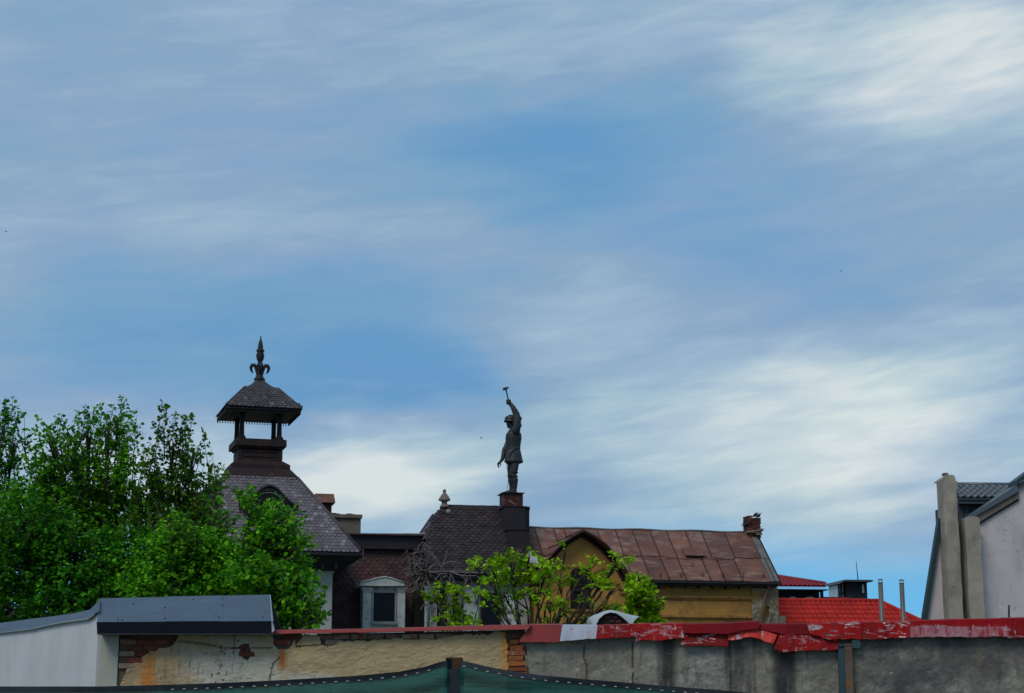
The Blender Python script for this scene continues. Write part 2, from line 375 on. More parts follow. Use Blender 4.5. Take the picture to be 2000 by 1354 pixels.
layered('worn_red', (.31,.010,.012), (.17,.010,.013), scale=4, rough=.78, spec=.1, bump=.3, bscale=30, layers=[dict(c=(.30,.008,.012), s=3, lo=.2, hi=.4, amt=.0), dict(c=(.34,.24,.27), s=6, st=(.7,1,2.2), lo=.55, hi=.61, amt=.65, d=.9), dict(c=(.48,.46,.50), s=13, st=(2,1,.7), lo=.60, hi=.64, amt=.7), dict(c=(.10,.03,.03), s=6, lo=.58, hi=.66, amt=.7), dict(c=(.24,.006,.010), s=4, lo=.25, hi=.42, amt=.92, box=(WX(1775), WX(2300), WZ(1222), 5, .012)), dict(c=(.36,.20,.24), s=5, st=(3,1,.5), lo=.40, hi=.55, amt=.7, box=(WX(1775), WX(1968), 0, WZ(1223), .02))], vary=.15)
layered('dark_red_sheet', (.20,.006,.011), (.12,.006,.012), scale=1.5, rough=.75, bump=.2, bscale=14, spec=.1, layers=[dict(c=(.5,.42,.42), s=14, lo=.70, hi=.72), dict(c=(.10,.02,.02), s=5, lo=.56, hi=.68, amt=.6)])
layered('bright_red_sheet', (.60,.035,.02), (.42,.02,.02), scale=3, rough=.5, bump=.15, bscale=15, layers=[dict(c=(.42,.33,.36), s=5, lo=.54, hi=.60, amt=.8, d=.5), dict(c=(.14,.02,.03), s=5, st=(2,1,.6), lo=.56, hi=.64, amt=.7)])
# old plaster: world X zones (the wall stands at Y = 22)
layered('old_plaster', (.43,.33,.19), (.34,.265,.155), scale=2.2, rough=.95, bump=.45, bscale=28, layers=[
  dict(c=(.30,.24,.15), s=5, st=(1,1,1.6), lo=.52, hi=.66, amt=.7),
  dict(c=(.42,.42,.37), s=2.6, lo=.34, hi=.50, amt=.9, box=(WX(335), WX(560), None, None, .35)),
  dict(c=(.46,.46,.42), s=3.0, lo=.42, hi=.5, amt=.9, box=(WX(520), WX(670), 1.0, WZ(1308), .12)),
  dict(c=(.52,.50,.42), s=5, lo=.40, hi=.55, amt=.6, box=(WX(500), WX(570), 1.0, WZ(1275), .15)),
  dict(c=(.22,.15,.09), s=4, st=(2,1,.4), lo=.45, hi=.6, amt=.8, box=(WX(231), WX(360), None, None, .25)),
  dict(c=(.50,.17,.02), s=5, st=(2.5,1,.35), lo=.40, hi=.52, amt=.9, box=(WX(262), WX(320), 0, WZ(1262), .18)),
  dict(c=(.42,.13,.02), s=6, st=(2.5,1,.35), lo=.36, hi=.5, amt=.9, box=(WX(541), WX(563), WZ(1312), WZ(1255), .06)),
  dict(c=(.45,.20,.03), s=6, st=(3,1,.5), lo=.40, hi=.52, amt=.8, box=(WX(972), WX(1000), 0, 3, .06)),
  dict(c=(.05,.05,.045), s=13, st=(1.4,1,.9), lo=.565, hi=.60, amt=.85, box=(WX(385), WX(485), None, None, .2)), dict(c=(.14,.12,.09), s=7, st=(3.5,1,.22), lo=.57, hi=.62, amt=.8, box=(WX(240), WX(480), None, None, .1)), dict(c=(.25,.18,.09), s=1.4, lo=.5, hi=.7, amt=.6, box=(WX(600), WX(1000), 0, WZ(1290), .2)),
  dict(c=(.16,.12,.08), s=11, st=(.6,1,2), lo=.60, hi=.66, amt=.7)])
layered('brick_clay', (.20,.055,.03), (.13,.04,.028), scale=9, rough=.95, bump=.8, bscale=60, vary=.3, layers=[dict(c=(.30,.20,.15), s=14, lo=.56, hi=.66, amt=.6), dict(c=(.04,.025,.02), s=10, lo=.60, hi=.7, amt=.7)])
layered('brick_pale', (.27,.20,.16), (.18,.12,.10), scale=9, rough=.95, bump=.8, bscale=60, vary=.3, layers=[dict(c=(.05,.03,.03), s=10, lo=.57, hi=.7, amt=.7), dict(c=(.18,.05,.03), s=5, lo=.52, hi=.6, amt=.7)])
layered('brick_orange', (.36,.13,.035), (.22,.07,.03), scale=9, rough=.95, bump=.8, bscale=60, vary=.35, layers=[dict(c=(.40,.30,.20), s=12, lo=.56, hi=.66, amt=.6), dict(c=(.05,.02,.015), s=10, lo=.60, hi=.7, amt=.7)])
layered('mortar', (.13,.10,.075), (.06,.045,.04), scale=8, rough=1, bump=1, bscale=50)
layered('grey_concrete', (.235,.225,.19), (.145,.14,.125), scale=1.4, rough=.95, bump=.5, bscale=26, layers=[
  dict(c=(.34,.325,.28), s=3.2, st=(1,1,1.3), lo=.50, hi=.66, amt=.8, d=.5),
  dict(c=(.035,.037,.042), s=2.6, st=(1.6,1,.10), lo=.52, hi=.62, amt=.85, box=(WX(1235), WX(1640), None, None, .5)),
  dict(c=(.028,.028,.032), s=5, st=(1,1,.2), lo=.30, hi=.48, amt=.9, box=(WX(1284), WX(1326), 0, 5, .09)),
  dict(c=(.05,.05,.055), s=5, st=(1,1,.2), lo=.36, hi=.52, amt=.85, box=(WX(1425), WX(1470), 0, 5, .12)),
  dict(c=(.026,.027,.033), s=5, st=(1,1,.2), lo=.30, hi=.46, amt=.92, box=(WX(1502), WX(1562), 0, 5, .10)),
  dict(c=(.36,.36,.34), s=7, st=(1,1,2), lo=.42, hi=.6, amt=.6, box=(WX(1330), WX(1425), 0, 5, .15)),
  dict(c=(.055,.057,.066), s=1.2, st=(1,1,1), lo=.34, hi=.56, amt=.9, box=(WX(1640), WX(2300), None, None, .5)),
  dict(c=(.085,.07,.06), s=6, st=(1.5,1,.35), lo=.56, hi=.68, amt=.7),
  dict(c=(.19,.13,.07), s=2.2, st=(2,1,.3), lo=.58, hi=.7, amt=.5),
  dict(c=(.045,.045,.047), s=8, st=(1,1,2), lo=.60, hi=.68, amt=.7, d=.8),
  dict(c=(.42,.42,.40), s=13, st=(.8,1,1.4), lo=.66, hi=.69, amt=.7)])
layered('rusty_steel', (.13,.10,.08), (.08,.05,.04), scale=6, rough=.8, bump=.4, bscale=40, layers=[dict(c=(.20,.09,.04), s=5, lo=.55, hi=.66)])
layered('blue_flange', (.03,.07,.09), scale=4, rough=.6)
layered('post_wood', (.075,.042,.018), (.035,.022,.012), scale=12, st=(3,3,.3), rough=.85, bump=.5, bscale=60)
layered('net_weave', (.008,.11,.095), (.005,.08,.072), scale=9, st=(.25,1,3), rough=.8, bump=.7, bscale=6, bst=(1,1,7), transl=.15, clear=.07, layers=[dict(c=(.02,.14,.13), s=14, st=(.12,1,5), lo=.55, hi=.7, amt=.5)])
layered('net_hem', (.012,.02,.028), (.02,.03,.04), scale=9, rough=.8, bump=.2)
layered('white_cord', (.5,.5,.49), scale=9, rough=.7)
# old houses
layered('slate_purple', (.145,.128,.150), (.095,.085,.102), scale=3, rough=.6, bump=.3, bscale=30, vary=.16, pale=((.28,.27,.30), .12, .6), spec=.3, layers=[dict(c=(.05,.05,.055), s=2.2, lo=.55, hi=.7, amt=.5)])
layered('slate_dark', (.040,.029,.032), (.026,.021,.025), scale=2, rough=.65, bump=.3, bscale=30, vary=.3, spec=.25)
layered('slate_red', (.060,.027,.028), (.034,.020,.023), scale=1.2, rough=.75, bump=.3, bscale=30, vary=.3, layers=[dict(c=(.16,.03,.025), s=1.4, lo=.58, hi=.72, amt=.8)])
layered('slate_cupola', (.070,.063,.070), (.040,.036,.042), scale=3, rough=.6, bump=.3, bscale=30, vary=.25, pale=((.18,.18,.20), .08, .6), spec=.35)
layered('brown_wood', (.024,.013,.014), (.014,.009,.011), scale=4, rough=.75, bump=.3, bscale=30, layers=[dict(c=(.09,.022,.018), s=3, lo=.55, hi=.68, amt=.6)])
layered('dark_trim', (.018,.018,.022), (.012,.012,.016), scale=3, rough=.6, bump=.2)
layered('lead_cap', (.05,.055,.06), (.032,.036,.04), scale=3, rough=.5, bump=.2, bscale=20)
layered('roof_felt', (.024,.020,.026), (.016,.014,.018), scale=2, rough=.8, bump=.3)
layered('tower_wall', (.42,.46,.44), (.34,.38,.37), scale=1.5, rough=.9, bump=.4, bscale=20, layers=[dict(c=(.15,.15,.14), s=2, lo=.58, hi=.7, amt=.6)])
layered('dormer_plaster', (.42,.47,.47), (.32,.36,.36), scale=4, rough=.9, bump=.5, bscale=20, layers=[dict(c=(.12,.10,.085), s=3, lo=.56, hi=.62, amt=.8)])
layered('turret_wall', (.36,.36,.32), (.25,.25,.22), scale=3, rough=.9, bump=.5, bscale=20, layers=[dict(c=(.08,.07,.06), s=2.5, lo=.5, hi=.6, amt=.8), dict(c=(.30,.17,.06), s=2, lo=.6, hi=.7, amt=.6)])
layered('glass_dark', (.006,.009,.013), scale=1, rough=.25, bump=0, spec=.12)
layered('frame_grey', (.24,.28,.28), scale=5, rough=.6)
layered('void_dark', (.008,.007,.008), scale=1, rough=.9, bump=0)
layered('brick_chimney', (.10,.032,.024), (.055,.024,.022), scale=5, rough=.95, bump=.8, bscale=30, vary=.3)
layered('chimney_render', (.17,.155,.125), (.11,.10,.085), scale=3, rough=.95, bump=.7, bscale=20, layers=[dict(c=(.05,.045,.04), s=2.5, lo=.54, hi=.66, amt=.7)])
layered('stone_finial', (.20,.175,.15), (.13,.11,.10), scale=9, rough=.9, bump=.4)
layered('rust_box', (.055,.022,.020), (.03,.015,.017), scale=3, rough=.8, bump=.4, bscale=20, layers=[dict(c=(.35,.12,.07), s=3.5, st=(1,1,1.6), lo=.54, hi=.60, amt=.85, d=.8), dict(c=(.42,.36,.34), s=7, lo=.66, hi=.7, amt=.7)])
layered('bronze', (.026,.034,.042), (.016,.021,.027), scale=4, rough=.55, bump=.35, bscale=14, metal=.25, spec=.5, layers=[dict(c=(.075,.05,.04), s=3, lo=.57, hi=.68, amt=.5), dict(c=(.10,.125,.13), s=5, lo=.58, hi=.7, amt=.5)])
layered('ochre_wall', (.42,.225,.055), (.30,.155,.04), scale=1.1, rough=.92, bump=.5, bscale=14, layers=[dict(c=(.11,.08,.045), s=1.2, lo=.50, hi=.66, amt=.7), dict(c=(.45,.27,.06), s=2.5, lo=.58, hi=.7, amt=.6), dict(c=(.09,.07,.05), s=5, st=(1,1,.5), lo=.6, hi=.7, amt=.6)])
layered('ochre_trim', (.34,.185,.05), (.24,.13,.035), scale=2, rough=.92, bump=.4, layers=[dict(c=(.07,.05,.03), s=3, lo=.5, hi=.62, amt=.7)])
layered('broken_pilaster', (.26,.24,.17), (.15,.13,.09), scale=2.5, rough=.95, bump=.9, bscale=14, layers=[dict(c=(.28,.16,.03), s=1.8, lo=.52, hi=.6, amt=.8), dict(c=(.40,.40,.36), s=4, lo=.6, hi=.66, amt=.7), dict(c=(.04,.035,.03), s=4, st=(1.5,1,.7), lo=.58, hi=.64, amt=.8)])
layered('rust_roof', (.165,.074,.055), (.10,.050,.040), scale=1.6, rough=.7, bump=.35, bscale=9, bst=(1,1,2), vary=.2, spec=.25, layers=[
  dict(c=(.27,.20,.17), s=2.2, st=(.6,1,2.4), lo=.52, hi=.66, amt=.6, d=.5), dict(c=(.20,.075,.04), s=1.3, lo=.52, hi=.68, amt=.6), dict(c=(.065,.035,.035), s=4, st=(.5,1,2.2), lo=.56, hi=.68, amt=.65),
  dict(c=(.23,.235,.245), s=2.0, lo=.50, hi=.66, amt=.55, box=(-5, 12, 7.6, 8.9, .35)), dict(c=(.44,.33,.28), s=15, st=(.4,1,3), lo=.66, hi=.69, amt=.6)])
layered('seam_dark', (.045,.020,.022), scale=6, rough=.7)
layered('verge_grey', (.15,.145,.14), (.09,.085,.08), scale=4, rough=.7, bump=.3)
layered('white_metal', (.42,.46,.50), (.32,.36,.40), scale=6, rough=.35, bump=.1, bscale=6, spec=.5)
layered('tile_red', (.46,.028,.020), (.36,.020,.016), scale=2, rough=.65, bump=.1, vary=.12, spec=.15, layers=[dict(c=(.22,.02,.016), s=2.4, lo=.5, hi=.7, amt=.6)])
layered('tile_maroon', (.24,.014,.030), (.18,.012,.024), scale=2, rough=.45, bump=.05, vary=.08)
layered('tile_grey', (.075,.10,.125), (.06,.08,.10), scale=2, rough=.42, bump=.05, vary=.1, spec=.5)
layered('far_wall_dark', (.014,.018,.026), scale=2, rough=.8)
layered('far_white', (.5,.52,.54), scale=2, rough=.7)
layered('far_glass', (.45,.55,.55), scale=2, rough=.3, bump=0, spec=.4)
layered('galv_pipe', (.16,.155,.15), (.11,.10,.10), scale=5, st=(1,1,.3), rough=.45, metal=.4, bump=.1)
layered('mauve_render', (.55,.505,.52), (.48,.445,.46), scale=1.2, rough=.95, bump=.5, bscale=50, layers=[dict(c=(.30,.28,.29), s=1.8, st=(1,1,.25), lo=.50, hi=.68, amt=.6), dict(c=(.24,.22,.23), s=9, lo=.60, hi=.66, amt=.5), dict(c=(.70,.62,.60), s=4, lo=.6, hi=.7, amt=.4)])
layered('chimney_tan', (.36,.325,.275), (.27,.24,.20), scale=1.6, rough=.95, bump=.8, bscale=30, layers=[dict(c=(.17,.16,.15), s=1.6, st=(1,1,.6), lo=.48, hi=.62, amt=.7), dict(c=(.34,.32,.28), s=2.5, lo=.55, hi=.68, amt=.6), dict(c=(.12,.10,.08), s=6, lo=.6, hi=.7, amt=.6)])
layered('teal_fascia', (.018,.045,.050), (.014,.034,.04), scale=2, rough=.5, bump=.05)
layered('slate_blue_clad', (.05,.065,.085), (.04,.05,.07), scale=2, rough=.6)
layered('bark', (.055,.045,.035), (.03,.025,.02), scale=8, st=(2,2,.5), rough=.9, bump=.6, bscale=30)
layered('dry_vine', (.24,.215,.20), (.14,.125,.12), scale=9, rough=.9, bump=.3)
layered('feather_dark', (.012,.014,.020), scale=9, rough=.6)
def leafmat(name, a, b, c, spec=.12):
    m = bpy.data.materials.new(name); m.use_nodes = True; t = m.node_tree; t.nodes.clear(); L = lambda x, y: t.links.new(x, y)
    g = t.nodes.new('ShaderNodeNewGeometry'); r = t.nodes.new('ShaderNodeValToRGB'); L(g.outputs['Random Per Island'], r.inputs[0])
    for i, (p, q) in enumerate(((0, a), (.55, b), (1, c))):
        e = r.color_ramp.elements[i] if i < 2 else r.color_ramp.elements.new(p)
        e.position = p; e.color = (*q, 1)
    n = t.nodes.new('ShaderNodeTexNoise'); n.inputs['Scale'].default_value = .9; n.inputs['Detail'].default_value = 3; L(g.outputs['Position'], n.inputs['Vector'])
    mr = t.nodes.new('ShaderNodeMapRange'); L(n.outputs[0], mr.inputs[0]); mr.inputs[1].default_value = .35; mr.inputs[2].default_value = .65; mr.inputs[3].default_value = .58; mr.inputs[4].default_value = 1.4
    h = t.nodes.new('ShaderNodeHueSaturation'); L(r.outputs[0], h.inputs['Color']); L(mr.outputs[0], h.inputs['Value'])
    b_ = t.nodes.new('ShaderNodeBsdfPrincipled'); L(h.outputs[0], b_.inputs['Base Color']); b_.inputs['Roughness'].default_value = .5; b_.inputs['Specular IOR Level'].default_value = spec
    tr = t.nodes.new('ShaderNodeBsdfTranslucent'); L(h.outputs[0], tr.inputs[0]); mx = t.nodes.new('ShaderNodeMixShader'); mx.inputs[0].default_value = .4
    L(b_.outputs[0], mx.inputs[1]); L(tr.outputs[0], mx.inputs[2]); o = t.nodes.new('ShaderNodeOutputMaterial'); L(mx.outputs[0], o.inputs[0]); MATS[name] = m
leafmat('leaf_dark', (.015,.090,.006), (.034,.18,.009), (.10,.36,.012))
leafmat('leaf_mid', (.026,.14,.006), (.070,.29,.008), (.22,.52,.018))
leafmat('leaf_olive', (.035,.095,.006), (.065,.18,.010), (.13,.26,.02))
leafmat('leaf_bright', (.12,.27,.006), (.25,.46,.008), (.45,.62,.03))

# ------------------------------------------------------------------ ground
fw = Frame(0, 0, 0)
g = MB(); g.add([(-1500,-1500,0),(1500,-1500,0),(1500,1500,0),(-1500,1500,0)], [(0,1,2,3)])
gm = g.build('ground', 'ground_soil', None); gm['kind'] = 'structure'

# ------------------------------------------------------------------ front wall line (22 m away)
A = Frame(0, 22, 0)
def a_(px, py, v=0.): return A.hit(px, py, v)
def uz(fr, pts, v): return [(lambda q: (q.x, q.z))(fr.hit(px, py, v)) for px, py in pts]
# -- old brick wall with fallen plaster
W = thing('plastered_brick_wall', 'old brick wall with flaking yellowish plaster and rust stains under a thin red metal cap', 'wall', A, (a_(620,1290).x, .15, 0))
x0, x1 = a_(231,1290).x, a_(1026,1290).x
topz = lambda u: float(np.interp(u, [a_(p,q).x for p, q in ((231,1240),(540,1240),(1030,1228))], [a_(p,q).z for p, q in ((231,1240),(540,1240),(1030,1228))]))
m = MB(); m.prism([(x0,0),(x1,0),(x1,topz(x1)-.01),(a_(540,1240).x,topz(a_(540,1240).x)-.01),(x0,topz(x0)-.01)], .03, .34); m.build('wall_core', 'mortar', W)
zonesA = [uz(A, [(229,1236),(346,1236),(345,1254),(325,1266),(308,1268),(296,1273),(274,1286),(262,1296),(252,1300),(246,1312),(240,1330),(229,1350)], 0),
          uz(A, [(531,1232),(582,1230),(574,1256),(570,1262),(560,1268),(548,1270),(535,1262)], 0),
          uz(A, [(576,1228),(1000,1216),(1000,1231),(965,1233),(962,1239),(930,1240),(905,1240),(880,1243),(855,1248),(820,1250),(780,1248),(700,1251),(660,1252),(655,1259),(640,1262),(625,1256),(624,1245),(617,1240),(596,1240),(585,1250),(576,1262)], 0),
          uz(A, [(465,1264),(472,1258),(486,1256),(489,1270),(487,1282),(484,1292),(478,1288),(470,1276)], 0),
          uz(A, [(988,1225),(1010,1225),(1012,1232),(1034,1232),(1034,1360),(992,1360),(992,1260),(986,1240)], 0)]
zbot = a_(600,1362).z
def nz_(u, z, s, a): return fbm(u * s, 3.3, z * s) * a
def maskP(u, z):
    uu = u + nz_(u, z, 9, .02); zz = z + nz_(u + 9, z, 9, .02)
    return not any(inpoly(uu, zz, P) for P in zonesA) and z < topz(u) - .004
cracks = [uz(A, P, 0) for P in ([(350,1253),(400,1258),(440,1266),(480,1266),(530,1266)], [(526,1338),(530,1310),(534,1298),(545,1284)], [(577,1263),(600,1262),(628,1260),(655,1256)])]
def segd(u, z, P):
    best = 9
    for (a, b), (c, d) in zip(P, P[1:]):
        t = max(0, min(1, ((u-a)*(c-a)+(z-b)*(d-b)) / ((c-a)**2+(d-b)**2))); best = min(best, math.hypot(u-a-t*(c-a), z-b-t*(d-b)))
    return best
def dispP(u, z):
    d = nz_(u, z, 2.2, .016) + nz_(u, z, 9, .004) + .004 * max(0, min(1, 6 * nz_(u + 7, z * 1.6, 5, 1))) - .004 * max(0, min(1, 8 * (nz_(u + 3, z * 2, 12, 1) - .12)))
    # thin cracks are recessed
    for P in cracks:
        if min(p[0] for p in P) - .03 < u < max(p[0] for p in P) + .03 and segd(u + nz_(u, z, 14, .01), z + nz_(u + 3, z, 14, .01), P) < .008: d += .03
    return d
m = relief(x0, x1 - .2, zbot, topz(a_(1030,1228).x) + .01, .013, -.005, dispP, maskP, back=.035)
m.box((x0, -.012, 0), (x1 - .2, .03, zbot - .002)); m.build('plaster', 'old_plaster', W, fix=False)
def brick_mesh(mat, L, h, d, seed):
    rg = random.Random(seed); m = MB().box((0, 0, 0), (L, d, h)); m.v = [v + Vector([rg.uniform(-.006, .006) for _ in range(3)]) for v in m.v]
    me = m.mesh('brick'); bm = bmesh.new(); bm.from_mesh(me); bmesh.ops.bevel(bm, geom=list(bm.edges), offset=.007, segments=1, affect='EDGES'); bm.to_mesh(me); bm.free()
    me.materials.append(MATS[mat]); return me
BR = {k: [brick_mesh(k, L, h, .1, i) for i, (L, h) in enumerate(((.205,.064),(.19,.06),(.205,.066),(.10,.064)))] for k in ('brick_clay', 'brick_pale', 'brick_orange')}
z = zbot - .02; row = 0; rg = random.Random(3)
while z < 2.9:
    u = x0 - .1 + (.107 if row % 2 else 0)
    while u < x1:
        c = (u + .1, z + .033)
        for i, P in enumerate(zonesA):
            if inpoly(c[0], c[1], P) and c[1] < topz(c[0]) - .02 and u > x0 - .02 and c[0] < x1 - (.15 if i == 4 else 0):
                if i == 4: break
                k = 'brick_clay' if i in (0, 1, 3) else 'brick_pale'
                if i == 0 and c[0] < a_(250,1290).x: k = 'brick_pale'
                inst('brick', BR[k][rg.randrange(3)], W, (u + rg.uniform(-.004,.004), -.012 + rg.uniform(0, .03), z + rg.uniform(-.003,.003))); break
        u += .215
    z += .074; row += 1
# broken brick end of the wall, each brick stepping back
ys = [(1243,1004,1010),(1255,1000,1011),(1267,1000,1019),(1277,996,1023),(1287,996,1022),(1297,996,1024),(1307,996,1028),(1317,996,1031),(1328,998,1031),(1340,996,1031),(1352,996,1030)]
for i, (py, pa, pb) in enumerate(ys):
    p = a_(pa - 4, py + 4, -.02); q = a_(pb + 2, py + 4, -.02); L = q.x - p.x
    me = BR['brick_orange' if i % 3 else 'brick_clay'][i % 3]; o = inst('brick', me, W, (p.x, -.03 + rg.uniform(0, .04), p.z)); s = L / me.dimensions[0] if hasattr(me, 'dimensions') else L / .2
    o.scale = (s, 1, .93)
# thin red cap
def capstrip(name, fr, top, bot, v, depth, mat, parent, th=.004, wob=.004, n=18, seed=0, rise=.03, lean=.03):
    """a bent sheet: hanging face from top to bottom line, flange running back over the wall"""
    rg = random.Random(seed); xs0, xs1 = top[0][0], top[-1][0]
    def I(P, s):
        L = [0]; 
        for a, b in zip(P, P[1:]): L.append(L[-1] + math.dist(a, b))
        s *= L[-1]; return (float(np.interp(s, L, [p[0] for p in P])), float(np.interp(s, L, [p[1] for p in P])))
    rows = [[], [], [], []]; k = 4
    vs = []; ph = rg.uniform(0, 9)
    cols = []
    for i in range(n + 1):
        s = i / n; t = I(top, s); b = I(bot, s)
        T = fr.hit(*t, v); B = fr.hit(*b, v - lean); w = fbm(i * .22 + ph, seed, 0) * wob * 2; w2 = fbm(i * .2 + ph, seed, 4) * wob * 2 + fbm(i * .9 + ph, seed, 7) * wob * .5
        c = [T + Vector((0, depth, rise)), T + Vector((0, depth * .5, rise * .6 + w * .5)), T + Vector((0, w * .5, 0)), T.lerp(B, .33) + Vector((0, w2 * .7, 0)), T.lerp(B, .66) + Vector((0, w2, 0)), B + Vector((0, w2, w * .8))]
        cols.append(c)
    m = MB(); nn = len(cols[0]); vs = [p for c in cols for p in c]; bk = [p + Vector((0, th, -th)) for p in vs]; K = len(vs)
    fs = []
    for i in range(n):
        for j in range(nn - 1):
            a = i * nn + j; fs += [(a, a + 1, a + nn + 1, a + nn), (K + a, K + a + nn, K + a + nn + 1, K + a + 1)]
    for i in range(n):
        a = i * nn; fs += [(a, a + nn, K + a + nn, K + a)]; a += nn - 1; fs += [(a, K + a, K + a + nn, a + nn)]
    for j in range(nn - 1):
        fs += [(j, K + j, K + j + 1, j + 1)]; a = n * nn + j; fs += [(a, a + 1, K + a + 1, K + a)]
    m.add(vs + bk, fs); return m.build(name, mat, parent)
capstrip('cap_sheet', A, [(533,1231.5),(700,1229)], [(533,1238),(700,1235)], -.09, .5, 'salmon_sheet', W, seed=1)
capstrip('cap_sheet', A, [(698,1229),(870,1224.5)], [(698,1235.5),(870,1231)], -.095, .5, 'salmon_sheet', W, seed=2)
capstrip('cap_sheet', A, [(867,1224.3),(1037,1220.5)], [(867,1231.3),(1031,1229)], -.10, .5, 'salmon_sheet', W, seed=3)

# -- grey wall to the right
Wg = thing('rendered_boundary_wall', 'stained grey rendered wall with patched red sheet coping running out of frame right', 'wall', A, (a_(1500,1290).x, .15, 0))
gx0, gx1 = x1 + .02, a_(2200,1290).x
def topg(u): return float(np.interp(u, [a_(p,q).x for p, q in ((1000,1240),(1250,1240),(1420,1243),(1560,1246),(2200,1235))], [a_(p,q).z for p, q in ((1000,1238),(1250,1234),(1420,1236),(1560,1240),(2200,1222))]))
def dispG(u, z):
    d = nz_(u, z, 1.3, .02) + nz_(u, z, 6, .008) + nz_(u, z + 5, 20, .005)
    for P in crackG:
        if min(p[0] for p in P) - .03 < u < max(p[0] for p in P) + .03 and segd(u + nz_(u, z, 14, .012), z, P) < .008: d += .03
    return d - (.02 if u > a_(1237,1290).x else 0) * 1.0
crackG = [uz(A, P, 0) for P in ([(1140,1262),(1141,1285),(1147,1300),(1146,1330)], [(1237,1250),(1236,1300),(1237,1350)])]
m = relief(gx0, gx1, zbot, topg(1.0) + .05, .018, .05, dispG, lambda u, z: z < topg(u), back=.02)
m.box((gx0, .035, 0), (gx1, .3, zbot - .002)); m.box((gx0, .09, zbot), (gx1, .3, topg(gx1) - .05)); m.build('render_coat', 'grey_concrete', Wg, fix=False)
def cs(top, bot, v, mat, seed, **k):
    kw = dict(depth=.34, wob=.006, lean=.035, n=14); kw.update(k); capstrip('coping_sheet', A, top, bot, v, kw.pop('depth'), mat, Wg, seed=seed, **kw)
cs([(1035.5,1220.5),(1098.5,1220.5)], [(1013,1254),(1091.5,1254.5)], -.04, 'salmon_sheet', 11, wob=.002)
cs([(1098.5,1222),(1167,1222)], [(1093,1252.5),(1164,1247)], -.045, 'peeled_white', 12)
cs([(1167,1222.5),(1252,1219.5)], [(1164.5,1248),(1249,1243)], -.05, 'worn_red', 13)
cs([(1250,1219.5),(1340,1218.5)], [(1241,1252.5),(1336,1247)], -.058, 'worn_red', 14, wob=.012)
cs([(1335,1220),(1420,1218),(1484,1214)], [(1337,1237),(1415,1237.5),(1483,1227)], -.075, 'dark_red_sheet', 15, wob=.01)
cs([(1338,1238),(1424,1237)], [(1329,1260),(1422,1262)], -.045, 'peeled_red', 16, depth=.12)
cs([(1422,1236),(1440,1231),(1462,1229),(1490,1232),(1518,1240)], [(1422,1252),(1445,1247),(1463,1244),(1485,1249),(1510,1257)], -.06, 'bright_red_sheet', 17, depth=.12, wob=.015)
cs([(1484,1219.5),(1530,1219.5),(1592,1219)], [(1480,1228),(1528,1239),(1592,1239)], -.03, 'dark_red_sheet', 18)
cs([(1521,1240),(1560,1240),(1640,1242)], [(1512,1267),(1528,1272),(1637,1269)], -.055, 'worn_red', 19, depth=.1, wob=.02)
cs([(1577,1220),(1620,1217),(1683,1216)], [(1582,1238),(1618,1248),(1682,1248.5)], -.075, 'peeled_red', 20, wob=.014)
cs([(1683,1216),(1748,1215.5)], [(1682,1249),(1748,1246)], -.06, 'peeled_red', 21, wob=.01)
cs([(1747,1215.5),(1778,1214.5)], [(1747,1246.5),(1777,1245)], -.066, 'peeled_red', 22)
cs([(1777,1213.5),(1819,1212.5)], [(1777,1244.5),(1818,1244)], -.058, 'worn_red', 23)
cs([(1818,1212.5),(1867,1211)], [(1817,1244),(1866,1244)], -.066, 'worn_red', 24)
cs([(1866,1211),(1970,1209)], [(1866,1245),(1968,1243)], -.058, 'worn_red', 25, wob=.01)
cs([(1968,1208.5),(2090,1206)], [(1968,1246),(2090,1243)], -.07, 'worn_red', 26)
cs([(2088,1206),(2200,1204)], [(2088,1243),(2200,1241)], -.06, 'worn_red', 27)
m = MB(); p = a_(1648,1258,-.05); q = a_(1663,1258,-.05); m.box((p.x, -.09, 0), (q.x, .0, p.z)); 
ps = m.build('steel_channel', 'rusty_steel', Wg, bevel=.004)
m = MB(); p2 = a_(1636,1262,-.05); m.box((p2.x, -.07, 0), (p.x - .002, -.02, p2.z)); m.box((p2.x - .003, -.098, p2.z), (q.x + .01, .0, p2.z + .02)); m.build('steel_flange', 'blue_flange', Wg)
m = MB(); b0 = a_(1662,1250,-.05); b1 = a_(1680,1267,-.05); m.box((b0.x + .004, -.09, b1.z), (b1.x, .0, b0.z)); m.build('junction_box', 'blue_flange', Wg, bevel=.004)

# -- small outbuilding at the left end
S = thing('outbuilding', 'low outbuilding with white side wall and blue-grey metal roof at the left', 'shed', A, (a_(193,1290).x - .5, 1.2, 0))
vr0, vr1 = -.28, .75
E0, E1 = a_(189,1215,vr0), a_(530,1213,vr0); T0, T1 = a_(196,1169,vr1), a_(527,1161.5,vr1)
n = (E1 - E0).cross(T0 - E0).normalized(); n = n if n.z > 0 else -n
seams = [0, .39, .71, 1.0]
for i in range(3):
    a, b = seams[i], seams[i+1]; off = n * (.004 * (i % 2)); m = MB()
    c = [E0.lerp(E1, a) + off, E0.lerp(E1, min(1, b + .01)) + off, T0.lerp(T1, min(1, b + .01)) + off, T0.lerp(T1, a) + off]; m.slab(c, n, .003); m.build('roof_sheet', 'blue_sheet', S)
m = MB()
for s, t in ((.12,.08),(.145,.06),(.39,.1),(.385,.55),(.7,.12),(.72,.6),(.95,.12),(.2,.7),(.55,.85)):
    p = E0.lerp(E1, s).lerp(T0.lerp(T1, s), t) + n * .004; m.lathe(p, [(.011,0),(.009,.008)], 8)
m.build('roof_screws', 'navy_sheet', S, kind='stuff')
f0, f1 = a_(188.5,1215.5,vr0), a_(534,1213.5,vr0); g0, g1 = a_(189.5,1237.5,vr0), a_(534,1238,vr0)
